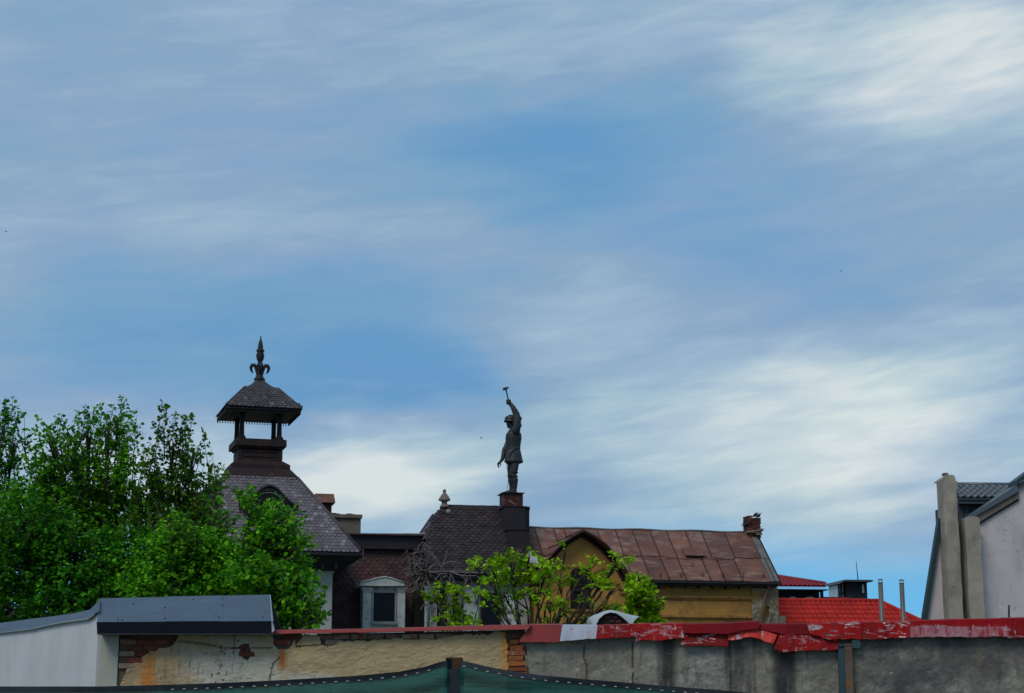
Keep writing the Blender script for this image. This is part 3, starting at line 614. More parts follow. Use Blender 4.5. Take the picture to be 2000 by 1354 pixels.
m = MB(); m.hexa([f0 + Vector((0,.003,0)), f1 + Vector((0,.003,0)), g1 + Vector((0,.003,0)), g0 + Vector((0,.003,0))], [f0 + Vector((0,.03,0)), f1 + Vector((0,.03,0)), g1 + Vector((0,.03,0)), g0 + Vector((0,.03,0))]); m.build('fascia', 'navy_sheet', S)
m = MB(); m.box((g0.x, vr0 - .006, g0.z - .012), (g1.x, vr0 + .34, g0.z - .002)); m.build('soffit_trim', 'lead_cap', S)
m = MB(); w0 = [a_(527,1161,vr1), a_(530.5,1213,vr0 - .004), a_(535.5,1232,vr0 - .004), a_(531,1236,vr0 - .004)]; m.hexa(w0, [p + Vector((.006,.006,0)) for p in w0]); m.build('verge_flashing', 'white_metal', S)
p0, p1 = a_(194.5,1290,0), a_(230,1290,0)
m = MB(); m.box((p0.x, .0, 0), (p1.x, .3, a_(200,1239,0).z)); m.build('corner_pillar', 'pillar_render', S)
m = MB(); m.box((p1.x+.005, .045, 0), (a_(528,1290).x, .3, 1.2)); 
# oblique white side wall
Bx = at(0, 1290, 27.2); dx, dy = p0.x - Bx.x, 22 - Bx.y; angS = math.degrees(math.atan2(dy, dx)); FS = Frame(p0.x, 22, angS)
Sw = S
def s_(px, py, v=0.): return A.loc(FS.w(FS.hit(px, py, v)))
pts = [(-160,1255),(-60,1243),(0,1236),(60,1229),(110,1219),(150,1212),(180,1206),(193,1198)]
topl = [s_(*p) for p in pts]; nS = -(FS.V); back = FS.V * .25
ring = topl + [Vector((topl[-1].x, topl[-1].y, 0)), Vector((topl[0].x, topl[0].y, 0))]
m = MB(); m.hexa(ring, [p + Vector((back.x, back.y, 0)) for p in ring]); m.build('side_wall', 'white_render', S)
cp = [(-160,1238),(-60,1226),(0,1217),(60,1209),(110,1203),(150,1197),(175,1191),(186,1181),(195,1170)]
cb = [(-160,1256),(-60,1244),(0,1235),(60,1228),(110,1217),(150,1211),(172,1208),(184,1200),(194,1193)]
m = MB(); o1 = nS * .03
T = [s_(*p, .12) + Vector((0,0,0)) for p in cp]; B = [s_(*p, -.035) for p in cb]; k = len(T)
vs = T + B + [p + Vector((0,0,-.006)) + FS.V*.004 for p in T] + [p + Vector((0,0,-.006)) + FS.V*.004 for p in B]
fs = []
for i in range(k - 1): fs += [(k+i, k+i+1, i+1, i), (2*k+i, 2*k+i+1, 3*k+i+1, 3*k+i), (k+i, 3*k+i, 3*k+i+1, k+i+1), (i, i+1, 2*k+i+1, 2*k+i)]
fs += [(0, k, 3*k, 2*k), (k-1, 2*k-1, 4*k-1, 3*k-1)]
m.add(vs, fs); m.build('coping', 'blue_sheet', S)
m = MB(); m.tube([s_(p[0], p[1] + 1.5, -.03) for p in cb[:-1]], .012, 6); m.build('drip_edge', 'frame_grey', S)
# inner roof slope behind the ridge so that the shed is closed from the side
rb0, rb1 = T0 + Vector((-.02, 1.6, -.5)), T1 + Vector((0, 1.6, -.5))
m = MB(); m.slab([T0 + Vector((0,.002,0)), T1 + Vector((0,.002,0)), rb1, rb0], (0, .3, .95), .01); m.build('rear_roof_slope', 'blue_sheet', S)

# ------------------------------------------------------------------ green mesh fence (10 m away)
F = Frame(0, 10, 0)
MF = thing('mesh_fence', 'sagging dark green shade net stretched from a square timber post', 'fence', F, (F.hit(887,1300).x, 0, 0))
q0, q1 = F.hit(871,1284), F.hit(903.5,1284)
m = MB(); m.box((q0.x, 0, 0), (q1.x, .09, q0.z)); m.build('post', 'post_wood', MF, bevel=.004)
m = MB(); m.box((q0.x - .001, -.004, q0.z - .075), (q0.x + .032, -.001, q0.z - .006)); m.build('post_dark_strip', 'navy_sheet', MF)  # navy strip on the front, for the post's dark left face
m = MB(); m.box((q0.x - .008, -.010, 0), (q1.x + .006, -.0045, F.hit(887,1307).z)); m.box((q1.x + .0005, -.0045, 0), (q1.x + .006, .092, F.hit(887,1307).z)); m.box((q0.x - .008, -.0045, 0), (q0.x - .0005, .092, F.hit(887,1307).z)); m.build('net_wrap', 'net_hem', MF)
tl = [(-260,1354),(0,1342),(200,1342),(330,1338.5),(440,1335),(560,1329),(700,1321),(780,1313),(830,1304),(862,1293),(874,1292.5)]
tr_ = [(900,1292.5),(912,1293.5),(950,1303),(1000,1312.5),(1060,1320.5),(1150,1328.5),(1300,1341),(1400,1348.5),(1500,1358),(1800,1376),(2200,1390)]
for side, P in ((0, tl), (1, tr_)):
    xs = [F.hit(p[0], p[1], -.015).x for p in P]; zs = [F.hit(p[0], p[1], -.015).z for p in P]
    n_ = 120; U = [xs[0] + (xs[-1] - xs[0]) * i / n_ for i in range(n_ + 1)]
    pu = xs[-1] if side == 0 else xs[0]
    def zt(u):
        k = np.interp(u, xs, zs); return float(k)
    def vv(u, d): return -.02 - .012 * math.sin(d * 46 + u * 2.2 + 3 * fbm(u * .7, side, d)) * math.exp(-abs(u - pu) * .5) + fbm(u * 1.5, 2, d * 3) * .02 - .01 * abs(fbm(u * 3, 7, d * 8))
    nd = 60; m = MB(); vs = []; fs = []
    for i, u in enumerate(U):
        for j in range(nd + 1):
            d = zt(u) * (j / nd) ** 1.5; vs.append((u, vv(u, d), zt(u) - d))
    for i in range(n_):
        for j in range(nd): a = i * (nd + 1) + j; fs.append((a, a + 1, a + nd + 2, a + nd + 1))
    m.add(vs, fs, True); net = m.build('net_panel', 'net_weave', MF, fix=False)
    m = MB(); vs = []
    for u in U:
        for d in (-.003, .006, .022, .028): vs.append((u, vv(u, max(d, 0)) - .004, zt(u) - d))
    fs = [(i*4+j, i*4+j+1, i*4+j+5, i*4+j+4) for i in range(n_) for j in range(3)]
    m.add(vs, fs, True); m.build('hem_band', 'net_hem', net, fix=False)
    # rope laced through the band shows as short white dashes
    u = xs[0] + .02; dm = MB().box((-.008, -.002, -.002), (.008, .002, .0022)); 
    me = dm.mesh('lacing'); me.materials.append(MATS['white_cord'])
    while u < xs[-1] - .05:
        z0_, z1_ = zt(u - .01), zt(u + .01); aa = math.atan2(z1_ - z0_, .02); pos = Vector((u, vv(u, .02) - .009, zt(u) - .0235))
        if fw and not (side == 0 and u < F.hit(330,1340).x):
            inst('lacing', me, net, pos, (Vector((math.cos(aa), 0, math.sin(aa))), Vector((0,1,0)), Vector((-math.sin(aa), 0, math.cos(aa)))))
        u += .066
# ------------------------------------------------------------------ the old houses (60 m away, turned 12 degrees)
O = Frame(0, 60, 12)
def o_(px, py, v=0.): return O.hit(px, py, v)
Z_ = Vector((0, 0, 1))
# ============ tower (turned a little more)
O_main = O; O = Frame(0, 60, 16.5)
c = 1.2
for _ in range(8):
    uc = o_(505, 800, c).x
    def corner(px, py):
        q = O.hitp(px, py, Vector((uc, c, 0)), Vector((1, 1, 0)).normalized()); return (q.x - uc, q.z)
    he, ze = corner(705, 1078); c = -2.0 + he
TW = thing('tower_house', 'pale tower house under a steep purple slate pyramid roof, behind the leafy trees', 'house', O, (uc, c, 0))
def ringsq(h, z): return [(uc - h, c - h, z), (uc + h, c - h, z), (uc + h, c + h, z), (uc - h, c + h, z)]
def stack(name, mat, secs, parent=TW, close=True):
    m = MB(); vs = [p for h, z in secs for p in ringsq(h, z)]; k = len(secs)
    fs = [(i*4+j, i*4+(j+1)%4, (i+1)*4+(j+1)%4, (i+1)*4+j) for i in range(k-1) for j in range(4)]
    fs += [(3,2,1,0), tuple(range(4*k-4, 4*k))]; m.add(vs, fs); return m.build(name, mat, parent)
hw, zw = corner(650, 1100); h2, z2 = corner(581, 935)
m = MB(); m.box((uc - hw, c - hw, 0), (uc + hw, c + hw, ze - .25)); m.build('wall', 'tower_wall', TW)
# frieze, string course, small windows
ztop = o_(640, 1086, c - hw).z; zfr = o_(640, 1102, c - hw).z; zs0, zs1 = o_(640, 1119, c - hw).z, o_(640, 1114, c - hw).z
m = MB(); m.box((uc - hw - .10, c - hw - .10, zfr), (uc + hw + .10, c + hw + .1, ze - .22)); m.build('frieze', 'brown_wood', TW)
m = MB(); m.box((uc - hw - .05, c - hw - .05, zs0), (uc + hw + .05, c + hw + .05, zs0 + .06)); m.box((uc - hw - .03, c - hw - .03, zs0 + .061), (uc + hw + .03, c + hw + .03, zs0 + .10)); m.build('string_course', 'tower_wall', TW)
m = MB()
for px in (575, 611):
    p, q = o_(px, 1114, c - hw), o_(px + 28, 1104, c - hw); fr_ = MB().box((p.x - .05, c - hw - .03, p.z - .04), (q.x + .05, c - hw + .02, q.z + .04)).build('attic_window', 'frame_grey', TW)
    MB().box((p.x, c - hw - .036, p.z), (q.x, c - hw + .0, q.z)).build('pane', 'glass_dark', fr_)
    for t in (.33, .66): MB().box((p.x + (q.x-p.x)*t - .012, c - hw - .045, p.z), (p.x + (q.x-p.x)*t + .012, c - hw - .037, q.z)).build('glazing_bar', 'frame_grey', fr_)
# main roof
SL = MB(); rf = stack('roof', 'roof_felt', [(he, ze - .14), (he, ze), (h2, z2)])
sl = math.atan2(z2 - ze, he - h2); Ls = math.hypot(z2 - ze, he - h2)
X1, Y1 = Vector((1, 0, 0)), Vector((0, math.cos(sl), math.sin(sl)))
poly = [(-he, 0), (he, 0), (h2, Ls), (-h2, Ls)]
dcen = o_(527, 985, c - he + .8).x - uc
def notdormer(): pass
cover(rf, (uc, c - he, ze), X1, Y1, poly, .150, .130, .26, .022, 'round', 'slate_purple', 'slate', cap=300, key=lambda s, t: -s, rest='front_slates', seed=2)
X2, Y2 = Vector((0, 1, 0)), Vector((math.cos(sl), 0, math.sin(sl)))
cover(rf, (uc - he, c, ze), X2, Y2, poly, .148, .128, .26, .012, 'round', 'slate_purple', 'slate', cap=0, rest='side_slates', seed=3)
for sx, sy in ((1,-1),(-1,-1),(-1,1),(1,1)):
    a = Vector((uc + sx*he, c + sy*he, ze + .03)); b = Vector((uc + sx*h2, c + sy*h2, z2 + .03)); MB().tube([a, b], .055, 6).build('hip_ridge', 'slate_cupola', rf)
m = MB(); zg = ze - .12
for (x, y), (x_, y_) in (((-1,-1),(1,-1)),((1,-1),(1,1)),((-1,-1),(-1,1))):
    m.tube([(uc + x*(he+.05), c + y*(he+.05), zg), (uc + x_*(he+.05), c + y_*(he+.05), zg)], .06, 8)
m.build('gutter', 'dark_trim', TW)
stack('soffit', 'dark_trim', [(hw + .02, ze - .60), (hw + .35, ze - .5), (he - .06, ze - .25), (he - .02, ze - .145)])
m = MB(); i = -hw
while i < hw:
    m.box((uc + i, c - he + .18, ze - .55), (uc + i + .10, c - hw, ze - .28)); i += .45
m.build('eaves_bracket', 'dark_trim', TW, kind='stuff')
cp_ = Vector((uc + he + .06, c - he - .06, ze - .1)); m = MB(); m.lathe(cp_ + Vector((0,0,-.22)), [(.03,0),(.05,.05),(.02,.1),(.06,.2),(.02,.30),(.015,.42)], 8); m.build('corner_pendant', 'lead_cap', TW)
# arched dormer on the front slope
yv = lambda z: c - he + (z - ze) / math.tan(sl)
px0 = o_(525, 960, c - h2 - .4)
zb = o_(525, 985, yv(o_(525, 985, c - h2).z)).z; zb = ze + (z2 - ze) * .56; uD = o_(525, 985, yv(zb) - .25).x
fv = yv(zb) - .28
def bell(x, w, h): 
    t = min(1, abs(x) / w); return h * (math.cos(math.pi * t) * .5 + .5) if t > .0 else h
wD = o_(582, 985, fv).x - uD; hD = o_(525, 948, fv).z - o_(525, 985, fv).z; zD = o_(525, 985, fv).z
D = MB(); prof = [(uD + wD * (i / 16 - 1), bell(wD * (i / 16 - 1), wD, hD)) for i in range(33)]
vs = [(u, fv, zD + h) for u, h in prof] + [(u, yv(zD + h) + .05, zD + h + .0) for u, h in prof]
D.add(vs + [(a, b, z_ - .05) for a, b, z_ in vs], [(i, i+1, 34+i, 33+i) for i in range(32)] + [(66+i, 99+i, 100+i, 67+i) for i in range(32)] + [(i, 66+i, 67+i, i+1) for i in range(32)])
dr = D.build('eyebrow_dormer', 'lead_cap', TW)
m = MB(); m.tube([(u, fv - .03, zD + h - .02) for u, h in prof], .05, 6); m.tube([(u, fv - .02, zD + h - .13) for u, h in prof[3:-3]], .035, 6); m.build('arch_moulding', 'dark_trim', dr)
m = MB(); pp = [(u, zD + h - .06) for u, h in prof]; pp2 = pp + [(uD + wD * .8, zD - .42), (uD - wD * .8, zD - .42)]; m.prism(pp2, fv + .03, fv + .1); m.build('dormer_front', 'roof_felt', dr)
m = MB(); rr = .50; zc_ = zD - .12; arc = [(uD + rr * math.cos(t), zc_ + rr * math.sin(t)) for t in [math.pi * i / 16 for i in range(17)]]; m.prism(arc + [(uD - rr, zc_ - .3), (uD + rr, zc_ - .3)], fv - .0, fv + .028); m.build('louvre_opening', 'void_dark', dr)
m = MB()
for i in range(1, 24):
    t = math.pi * i / 24; m.ell((uD + rr * math.cos(t), fv - .015, zc_ + rr * math.sin(t)), (.025, .02, .025), n=6, m=4)
m.build('bead_ring', 'frame_grey', dr, kind='stuff')
m = MB(); m.tube([(uD + rr * 1.12 * math.cos(math.pi*i/16), fv - .01, zc_ + rr * 1.12 * math.sin(math.pi*i/16)) for i in range(17)], .035, 6); m.build('inner_arch', 'dark_trim', dr)
for i in range(4): MB().box((uD - rr * (1 - i*.12), fv - .03, zc_ - .25 + i * .15), (uD + rr * (1 - i*.12), fv - .002, zc_ - .22 + i * .15)).build('louvre_slat', 'dark_trim', dr)
# skirt, drum, cornice
k = [corner(*q) for q in ((581,936),(581,932),(568,918),(567,909),(552,902))]
stack('roof_skirt', 'brown_wood', [(k[0][0], k[0][1] - .05), (k[0][0] + .02, k[1][1]), (k[2][0], k[2][1]), (k[2][0] - .02, k[2][1] + .01), (k[3][0], k[3][1]), (k[4][0] + .02, k[4][1]), (k[4][0] - .15, k[4][1] + .01)])
hb, zb0 = corner(551.5, 903); hc_, zc0 = corner(552, 880)
cup = TW
bd = stack('lantern_base', 'brown_wood', [(hb, zb0 - .03), (hb, zb0 + .06), (hb - .04, zb0 + .065), (hb - .04, zc0)])
m = MB()
for s in (-1, 1): m.box((uc - hb + .0 + (s + 1) * hb - (.14 if s > 0 else 0), c - hb + .0, zb0 + .07), (uc - hb + (s + 1) * hb + (0 if s > 0 else .14), c - hb + .05, zc0 - .0))
m.box((uc - hb + .2, c - hb + .015, zb0 + .16), (uc + hb - .2, c - hb + .045, zb0 + .22)); m.box((uc - hb + .2, c - hb + .015, zc0 - .08), (uc + hb - .2, c - hb + .045, zc0 - .02)); m.build('base_panelling', 'brown_wood', TW)
sl0, sl1 = corner(560, 873), corner(560, 860)
stack('lantern_cornice', 'brown_wood', [(hc_ - .02, sl0[1] - .07), (sl0[0] - .08, sl0[1]), (sl0[0], sl0[1] + .002), (sl1[0], sl1[1]), (sl1[0] - .06, sl1[1] + .02)])
ce, ck, ct = corner(589, 798), corner(543, 760), corner(515, 742)
zp1 = ce[1] - .10
hcol = o_(551, 850, c - 1).x - uc; cc_, _z = corner(550.5, 850); cc_ -= .08
for sx in (-1, 1):
    for sy in (-1, 1):
        x, y = uc + sx * cc_, c + sy * cc_; zb_ = sl1[1] + .02
        def sq(h): return [(x - h, y - h), (x + h, y - h), (x + h, y + h), (x - h, y + h)]
        m = MB(); secs = [(.13,0),(.13,.05),(.095,.10),(.08,.12),(.07,.45),(.075,zp1 - zb_ - .14),(.11,zp1 - zb_ - .08),(.12,zp1 - zb_ - .02)]
        vs = [(a, b, zb_ + z_) for h, z_ in secs for a, b in sq(h)]; kk = len(secs)
        m.add(vs, [(i*4+j, i*4+(j+1)%4, (i+1)*4+(j+1)%4, (i+1)*4+j) for i in range(kk-1) for j in range(4)] + [(3,2,1,0), tuple(range(4*kk-4, 4*kk))]); m.build('lantern_post', 'brown_wood', TW)
cr_ = stack('lantern_roof', 'roof_felt', [(ce[0] - .05, zp1 - .02), (ce[0] - .02, ce[1] - .02), (ce[0] - .03, ce[1] + .0), (ck[0] - .02, ck[1]), (ck[0] - .1, ck[1] + .01)])
stack('lantern_soffit', 'dark_trim', [(ce[0] - .12, zp1 - .05), (ce[0] - .06, zp1 - .022)])
sl2 = math.atan2(ck[1] - ce[1], ce[0] - ck[0]); L2 = math.hypot(ck[1] - ce[1], ce[0] - ck[0])
poly2 = [(-ce[0], 0), (ce[0], 0), (ck[0], L2), (-ck[0], L2)]
cover(cr_, (uc, c - ce[0], ce[1]), X1, Vector((0, math.cos(sl2), math.sin(sl2))), poly2, .146, .120, .2, .022, 'round', 'slate_cupola', 'slate', cap=200, seed=5)
cover(cr_, (uc - ce[0], c, ce[1]), X2, Vector((math.cos(sl2), 0, math.sin(sl2))), poly2, .142, .118, .2, .012, 'round', 'slate_cupola', 'slate', cap=0, rest='side_slates', seed=6)
cover(cr_, (uc + ce[0], c, ce[1]), X2, Vector((-math.cos(sl2), 0, math.sin(sl2))), poly2, .142, .118, .2, .012, 'round', 'slate_cupola', 'slate', cap=0, rest='side_slates', seed=7)
for sx, sy in ((1,-1),(-1,-1),(-1,1),(1,1)): MB().tube([(uc + sx*ce[0], c + sy*ce[0], ce[1] + .02), (uc + sx*ck[0], c + sy*ck[0], ck[1] + .03)], .035, 6).build('hip_ridge', 'slate_cupola', cr_)
m = MB(); hbd = ce[0] - .03; nb = 27
for i in range(nb + 1):
    t = -hbd + 2 * hbd * i / nb
    for x, y in ((t, -hbd), (t, hbd), (-hbd, t), (hbd, t)):
        m.lathe((uc + x, c + y, zp1 - .115), [(.008,0),(.024,.025),(.010,.055),(.018,.075),(.018,.10)], 6)
m.build('bead_trim', 'dark_trim', cr_, kind='stuff')
m = MB(); 
for a, b in (((-1,-1),(1,-1)),((1,-1),(1,1)),((1,1),(-1,1)),((-1,1),(-1,-1))): m.box((uc + min(a[0],b[0])*hbd - .03, c + min(a[1],b[1])*hbd - .03, zp1 - .012), (uc + max(a[0],b[0])*hbd + .03, c + max(a[1],b[1])*hbd + .03, zp1 + .055)) if 0 else m.tube([(uc+a[0]*hbd, c+a[1]*hbd, zp1+.02), (uc+b[0]*hbd, c+b[1]*hbd, zp1+.02)], .035, 4)
m.build('eaves_board', 'dark_trim', cr_)
# leaded cap: concave four-sided bell
secs = [(ck[0] + .03, ck[1] - .02), (ck[0] + .02, ck[1] + .04)]
for i in range(1, 7):
    t = i / 6; secs.append((ck[0] + (ct[0] - ck[0]) * (t ** .75), ck[1] + .04 + (ct[1] - ck[1] - .04) * (t ** 1.25)))
stack('leaded_cap', 'lead_cap', secs)
# finial
zf = lambda py: o_(505, py, c).z; pxm = 1 / (FPX / o_(505, 700, c).length) ; pm = (o_(506, 700, c).x - o_(505, 700, c).x)
prof = [(11,743),(11,740),(8.5,738),(7,735),(6,728),(5.5,718),(6.5,715),(6.5,712),(4.5,711),(4.5,706),(6.5,703),(8,696),(8,692),(6.5,690),(6.5,687),(8.5,686),(8,684),(5.5,682),(5,676),(3.5,668),(2.2,664),(1.2,662),(1,656)]
fin = thing('tower_finial', 'ornate dark iron finial with curled fleur leaves topping the lantern tower', 'finial', O, (uc, c, zf(743)))
m = MB(); m.lathe((uc, c, 0), [(r_ * pm, zf(y_)) for r_, y_ in prof], 12, smooth=False); m.build('spike', 'dark_trim', fin)
for k_ in range(4):
    an = k_ * math.pi / 2; dv = Vector((math.cos(an), math.sin(an), 0))
    P = [(3,736),(5,727),(7.5,718),(11,713.5),(15,714),(17.5,718.5),(16.5,724),(13.5,729.5)]
    m = MB(); m.tube([Vector((uc, c, zf(y_))) + dv * (r_ * pm) for r_, y_ in P], [.05,.055,.06,.065,.07,.06,.045,.02], 8); m.build('fleur_leaf', 'dark_trim', fin)

# ============ chimneys behind the tower
O = O_main
C1 = thing('red_chimney', 'small red brick chimney under a flared brown metal hood beside the slate roof', 'chimney', O, (o_(635,1000,5).x, 5.3, 6))
p, q = o_(622, 1030, 5), o_(648, 980, 5); m = MB(); m.box((p.x, 5, 5.5), (q.x, 5.7, q.z)); m.build('stack', 'brick_chimney', C1)
a, b, d, e = o_(611,981,4.85), o_(655,981,4.85), o_(652,964,5), o_(616,964,5)
m = MB(); m.hexa([(a.x,4.8,a.z),(b.x,4.8,a.z),(b.x,5.9,a.z),(a.x,5.9,a.z)], [(e.x,5.0,e.z),(d.x,5.0,e.z),(d.x,5.75,e.z),(e.x,5.75,e.z)]); m.build('hood', 'rust_roof', C1)
C2 = thing('grey_chimney', 'wide grey rendered chimney block with thin cap slab above the mansard ridge', 'chimney', O, (o_(680,1030,5).x, 5.3, 6))
p, q = o_(645, 1060, 5), o_(705, 1011, 5); m = MB(); m.box((p.x, 5, 5.5), (q.x, 5.8, q.z)); m.build('stack', 'chimney_render', C2, bevel=.02)
p2, q2 = o_(640, 1011, 4.9), o_(708, 1005, 4.9); m = MB(); m.box((p2.x, 4.9, p2.z), (q2.x, 5.9, q2.z)); m.build('cap_slab', 'chimney_render', C2, bevel=.015)
m = MB(); s_r = random.Random(2)
for px in (652, 657, 683, 689, 660): p = o_(px, 1005, 5); w_ = s_r.uniform(.04,.1); m.box((p.x - w_, 5.1, q2.z), (p.x + w_, 5.3, q2.z + s_r.uniform(.02,.06)))
m.build('loose_bricks', 'brick_chimney', C2)
# dark roof slope left of tower top seen through leaves
C3 = thing('rear_roof', 'dark roof ridge just left of the tower, half hidden by leaves', 'roof', O, (o_(380,1000,6).x, 6.5, 0))
p, q = o_(350, 1010, 6), o_(420, 962, 6); m = MB(); m.prism([(p.x,0),(q.x,0),(q.x,q.z-.4),(q.x-.2,q.z),(p.x + .3,q.z),(p.x,q.z-.5)], 6, 9); m.build('ridge_block', 'roof_felt', C3)

# ============ mansard wing between tower and turret
MW = thing('mansard_wing', 'dark shingled mansard wing with one pedimented window, between tower and turret', 'house', O, (o_(740,1200,1).x, 2.5, 0))
vb, vt = .35, 1.0
L0, R0 = o_(652, 1232, vb), o_(824, 1232, vb); Lt, Rt = o_(655, 1071, vt), o_(822, 1071, vt)
zb_, zt_ = L0.z, Lt.z
m = MB(); m.box((L0.x - 1.2, vb + .05, 0), (R0.x + .6, 5, zb_)); m.hexa([(L0.x-1.2, vb, zb_-.3),(R0.x+.6, vb, zb_-.3),(R0.x+.6,5,zb_-.3),(L0.x-1.2,5,zb_-.3)], [(L0.x-1.2, vt, zt_),(R0.x+.6, vt, zt_),(R0.x+.6,5,zt_),(L0.x-1.2,5,zt_)]); m.build('wall', 'roof_felt', MW)
X, Y = Vector((1,0,0)), Vector((0, vt - vb, zt_ - zb_ + .3)).normalized(); H = Vector((0, vt - vb, zt_ - zb_ + .3)).length
dp = [o_(x, y, .5) for x, y in ((704,1140),(790,1140))]
cover(MW, (L0.x, vb, zb_ - .3), X, Y, [(0, .1), (R0.x - L0.x + .1, .1), (R0.x - L0.x + .1, H), (0, H)], .195, .13, .27, .028, 'hex', 'slate_red', 'shingle', cap=300, key=lambda s, t: -t, rest='lower_shingles', seed=8)
f0, f1 = o_(640, 1066, .85), o_(832, 1048, .85)
m = MB(); m.box((f0.x - 1, .85, f0.z), (f1.x + .4, 5.1, f1.z)); m.build('parapet_band', 'dark_trim', MW)
m = MB(); m.box((f0.x - 1, .70, f1.z + .002), (f1.x + .4, 5.2, f1.z + .05)); m.build('parapet_cap', 'slate_red', MW)
m = MB(); m.box((f0.x - 1, .74, f0.z - .08), (f1.x + .4, 1.3, f0.z - .002)); m.build('parapet_moulding', 'brown_wood', MW)
m = MB(); m.tube([o_(690 + i * 13, 1042.5 + .25 * math.sin(i * 2.1), .8) for i in range(12)], .022, 6); m.build('ridge_flashing', 'white_metal', MW)
# window with pediment
dv = -.25
def d_(px, py, v=dv): return o_(px, py, v)
dw = MW
m = MB(); a, b = d_(708, 1236), d_(791, 1146); m.box((a.x, dv + .02, a.z - .5), (b.x, 1.0, b.z)); m.build('dormer_cheeks', 'dormer_plaster', MW)
for x0_, x1_ in ((707.5, 725), (775, 791)):
    a, b = d_(x0_, 1236), d_(x1_, 1156); m = MB(); m.box((a.x, dv - .05, a.z), (b.x, dv + .019, b.z)); m.box((a.x - .03, dv - .08, b.z + .001), (b.x + .03, dv + .019, b.z + .07)); m.box((a.x - .06, dv - .11, b.z + .071), (b.x + .06, dv + .019, b.z + .13)); m.build('pilaster', 'dormer_plaster', MW)
pd = [d_(x, y, dv - .15) for x, y in ((702,1145.5),(703,1138.5),(730,1132),(750,1128),(762,1130),(790,1139.5),(790,1146))]
m = MB(); m.prism([(p.x, p.z) for p in pd], dv - .16, .9); m.build('pediment', 'dormer_plaster', MW)
m = MB(); rim = [p + Vector((0, 0, .02)) for p in pd[1:6]]; m.tube([(p.x, dv - .17, p.z) for p in rim], .025, 6); m.tube([(pd[0].x, dv - .17, pd[0].z + .03), (pd[6].x, dv - .17, pd[6].z + .03)], .025, 6); m.build('pediment_moulding', 'dormer_plaster', MW)
a, b = d_(725.5, 1217), d_(774.5, 1155); wn = MB()
t_ = .055
for bx in (((a.x, a.z), (a.x + t_, b.z)), ((b.x - t_, a.z), (b.x, b.z)), ((a.x + t_, a.z), (b.x - t_, a.z + t_)), ((a.x + t_, b.z - t_), (b.x - t_, b.z))): wn.box((bx[0][0], dv - .03, bx[0][1]), (bx[1][0], dv + .03, bx[1][1]))
wo_ = wn.build('window', 'frame_grey', MW)
MB().box((a.x + t_, dv + .0, a.z + t_), (b.x - t_, dv + .012, b.z - t_)).build('pane', 'glass_dark', wo_)
MB().box((a.x - .05, dv - .09, a.z - .05), (b.x + .05, dv + .03, a.z - .003)).build('sill', 'frame_grey', wo_)

# ============ turret with hexagonal shingles
TU = thing('turret_house', 'narrow house with dark hexagonal shingle roof and crumbling cream wall, under the hammer statue', 'house', O, (o_(930,1200,0).x, 1.5, 0))
ve, vr = -.75, 1.35
e0, e1 = o_(836, 1119, ve), o_(1034, 1124, ve); zE = (e0.z + e1.z) / 2; zR = o_(925, 990.5, vr).z
slp = Vector((0, vr - ve, zR - zE)); nrm = Vector((1,0,0)).cross(slp.normalized()); nrm = nrm if nrm.z > 0 else -nrm
P0 = Vector((e0.x, ve, zE))
def rp(px, py): return O.hitp(px, py, P0, nrm)
F1 = [rp(x, y) for x, y in ((835,1119),(833,1050),(848,1008),(868,990.5),(1034,990.5),(1034,1124))]
F1[3].z = zR; F1[4].z = zR
Lb = [Vector((F1[1].x - .0, F1[1].y, F1[1].z)), Vector((F1[3].x, F1[3].y, F1[3].z))]
far = O.hit(804, 1068, F1[1].y + 1.5)
m = MB(); m.slab(F1, nrm, .05)
top = F1[3]; m.hexa([F1[1] - nrm*.05, far + Vector((0,0,-.05)), O.hit(846, 1006, 1.2)+Vector((0,0,-.05)), F1[2] - nrm*.05], [F1[1], far, O.hit(846, 1006, 1.2), F1[2]])
rear = [Vector((F1[3].x, vr, zR)), Vector((F1[4].x, vr, zR)), Vector((F1[4].x, vr + 2.2, zE + .3)), Vector((far.x + .6, vr + 2.2, zE + .3))]
m.slab(rear, (0, .6, .8), .05); tr = m.build('roof', 'roof_felt', TU)
Yd = slp.normalized(); sp = lambda p: ((p - P0).x, (p - P0).dot(Yd)); poly = [sp(p) for p in F1]
poly = [sp(p) for p in (F1[0], F1[1], F1[2], F1[3], rp(1020, 990.5), rp(1020, 1122))]
cover(tr, P0, Vector((1,0,0)), Yd, poly, .205, .135, .27, .030, 'hex', 'slate_dark', 'shingle', cap=300, key=lambda s, t: -t, rest='lower_shingles', seed=9)
# left hip face shingles
A0, A1, A2 = F1[1], far, F1[2]; Xh = (A0 - A1); Yh = (A2 - A0).normalized(); Xh = (Xh - Yh * Xh.dot(Yh)).normalized(); Nh = Xh.cross(Yh)
if Nh.z < 0: pass
pl = [((p - A0).dot(Xh), (p - A0).dot(Yh)) for p in (A0, A1, O.hit(846, 1006, 1.2), A2)]
cover(tr, A0, Xh, Yh, pl, .15, .12, .22, .012, 'round', 'slate_purple', 'side_slate', cap=60, rest='side_slates', seed=10)
m = MB(); m.tube([F1[0] + nrm*.03, F1[1] + nrm*.03, F1[2] + nrm*.03], .035, 6); m.build('hip_trim', 'dark_trim', tr)
m = MB(); m.tube([far + Vector((0,0,.02)), O.hit(846, 1006, 1.2) + Vector((0,0,.02))], .04, 6); m.build('verge_trim', 'slate_dark', tr)
m = MB(); m.tube([F1[3] + Vector((.0,0,.02)), Vector((F1[4].x, vr, zR + .02))], .045, 8); m.build('ridge_cap', 'dark_trim', tr)
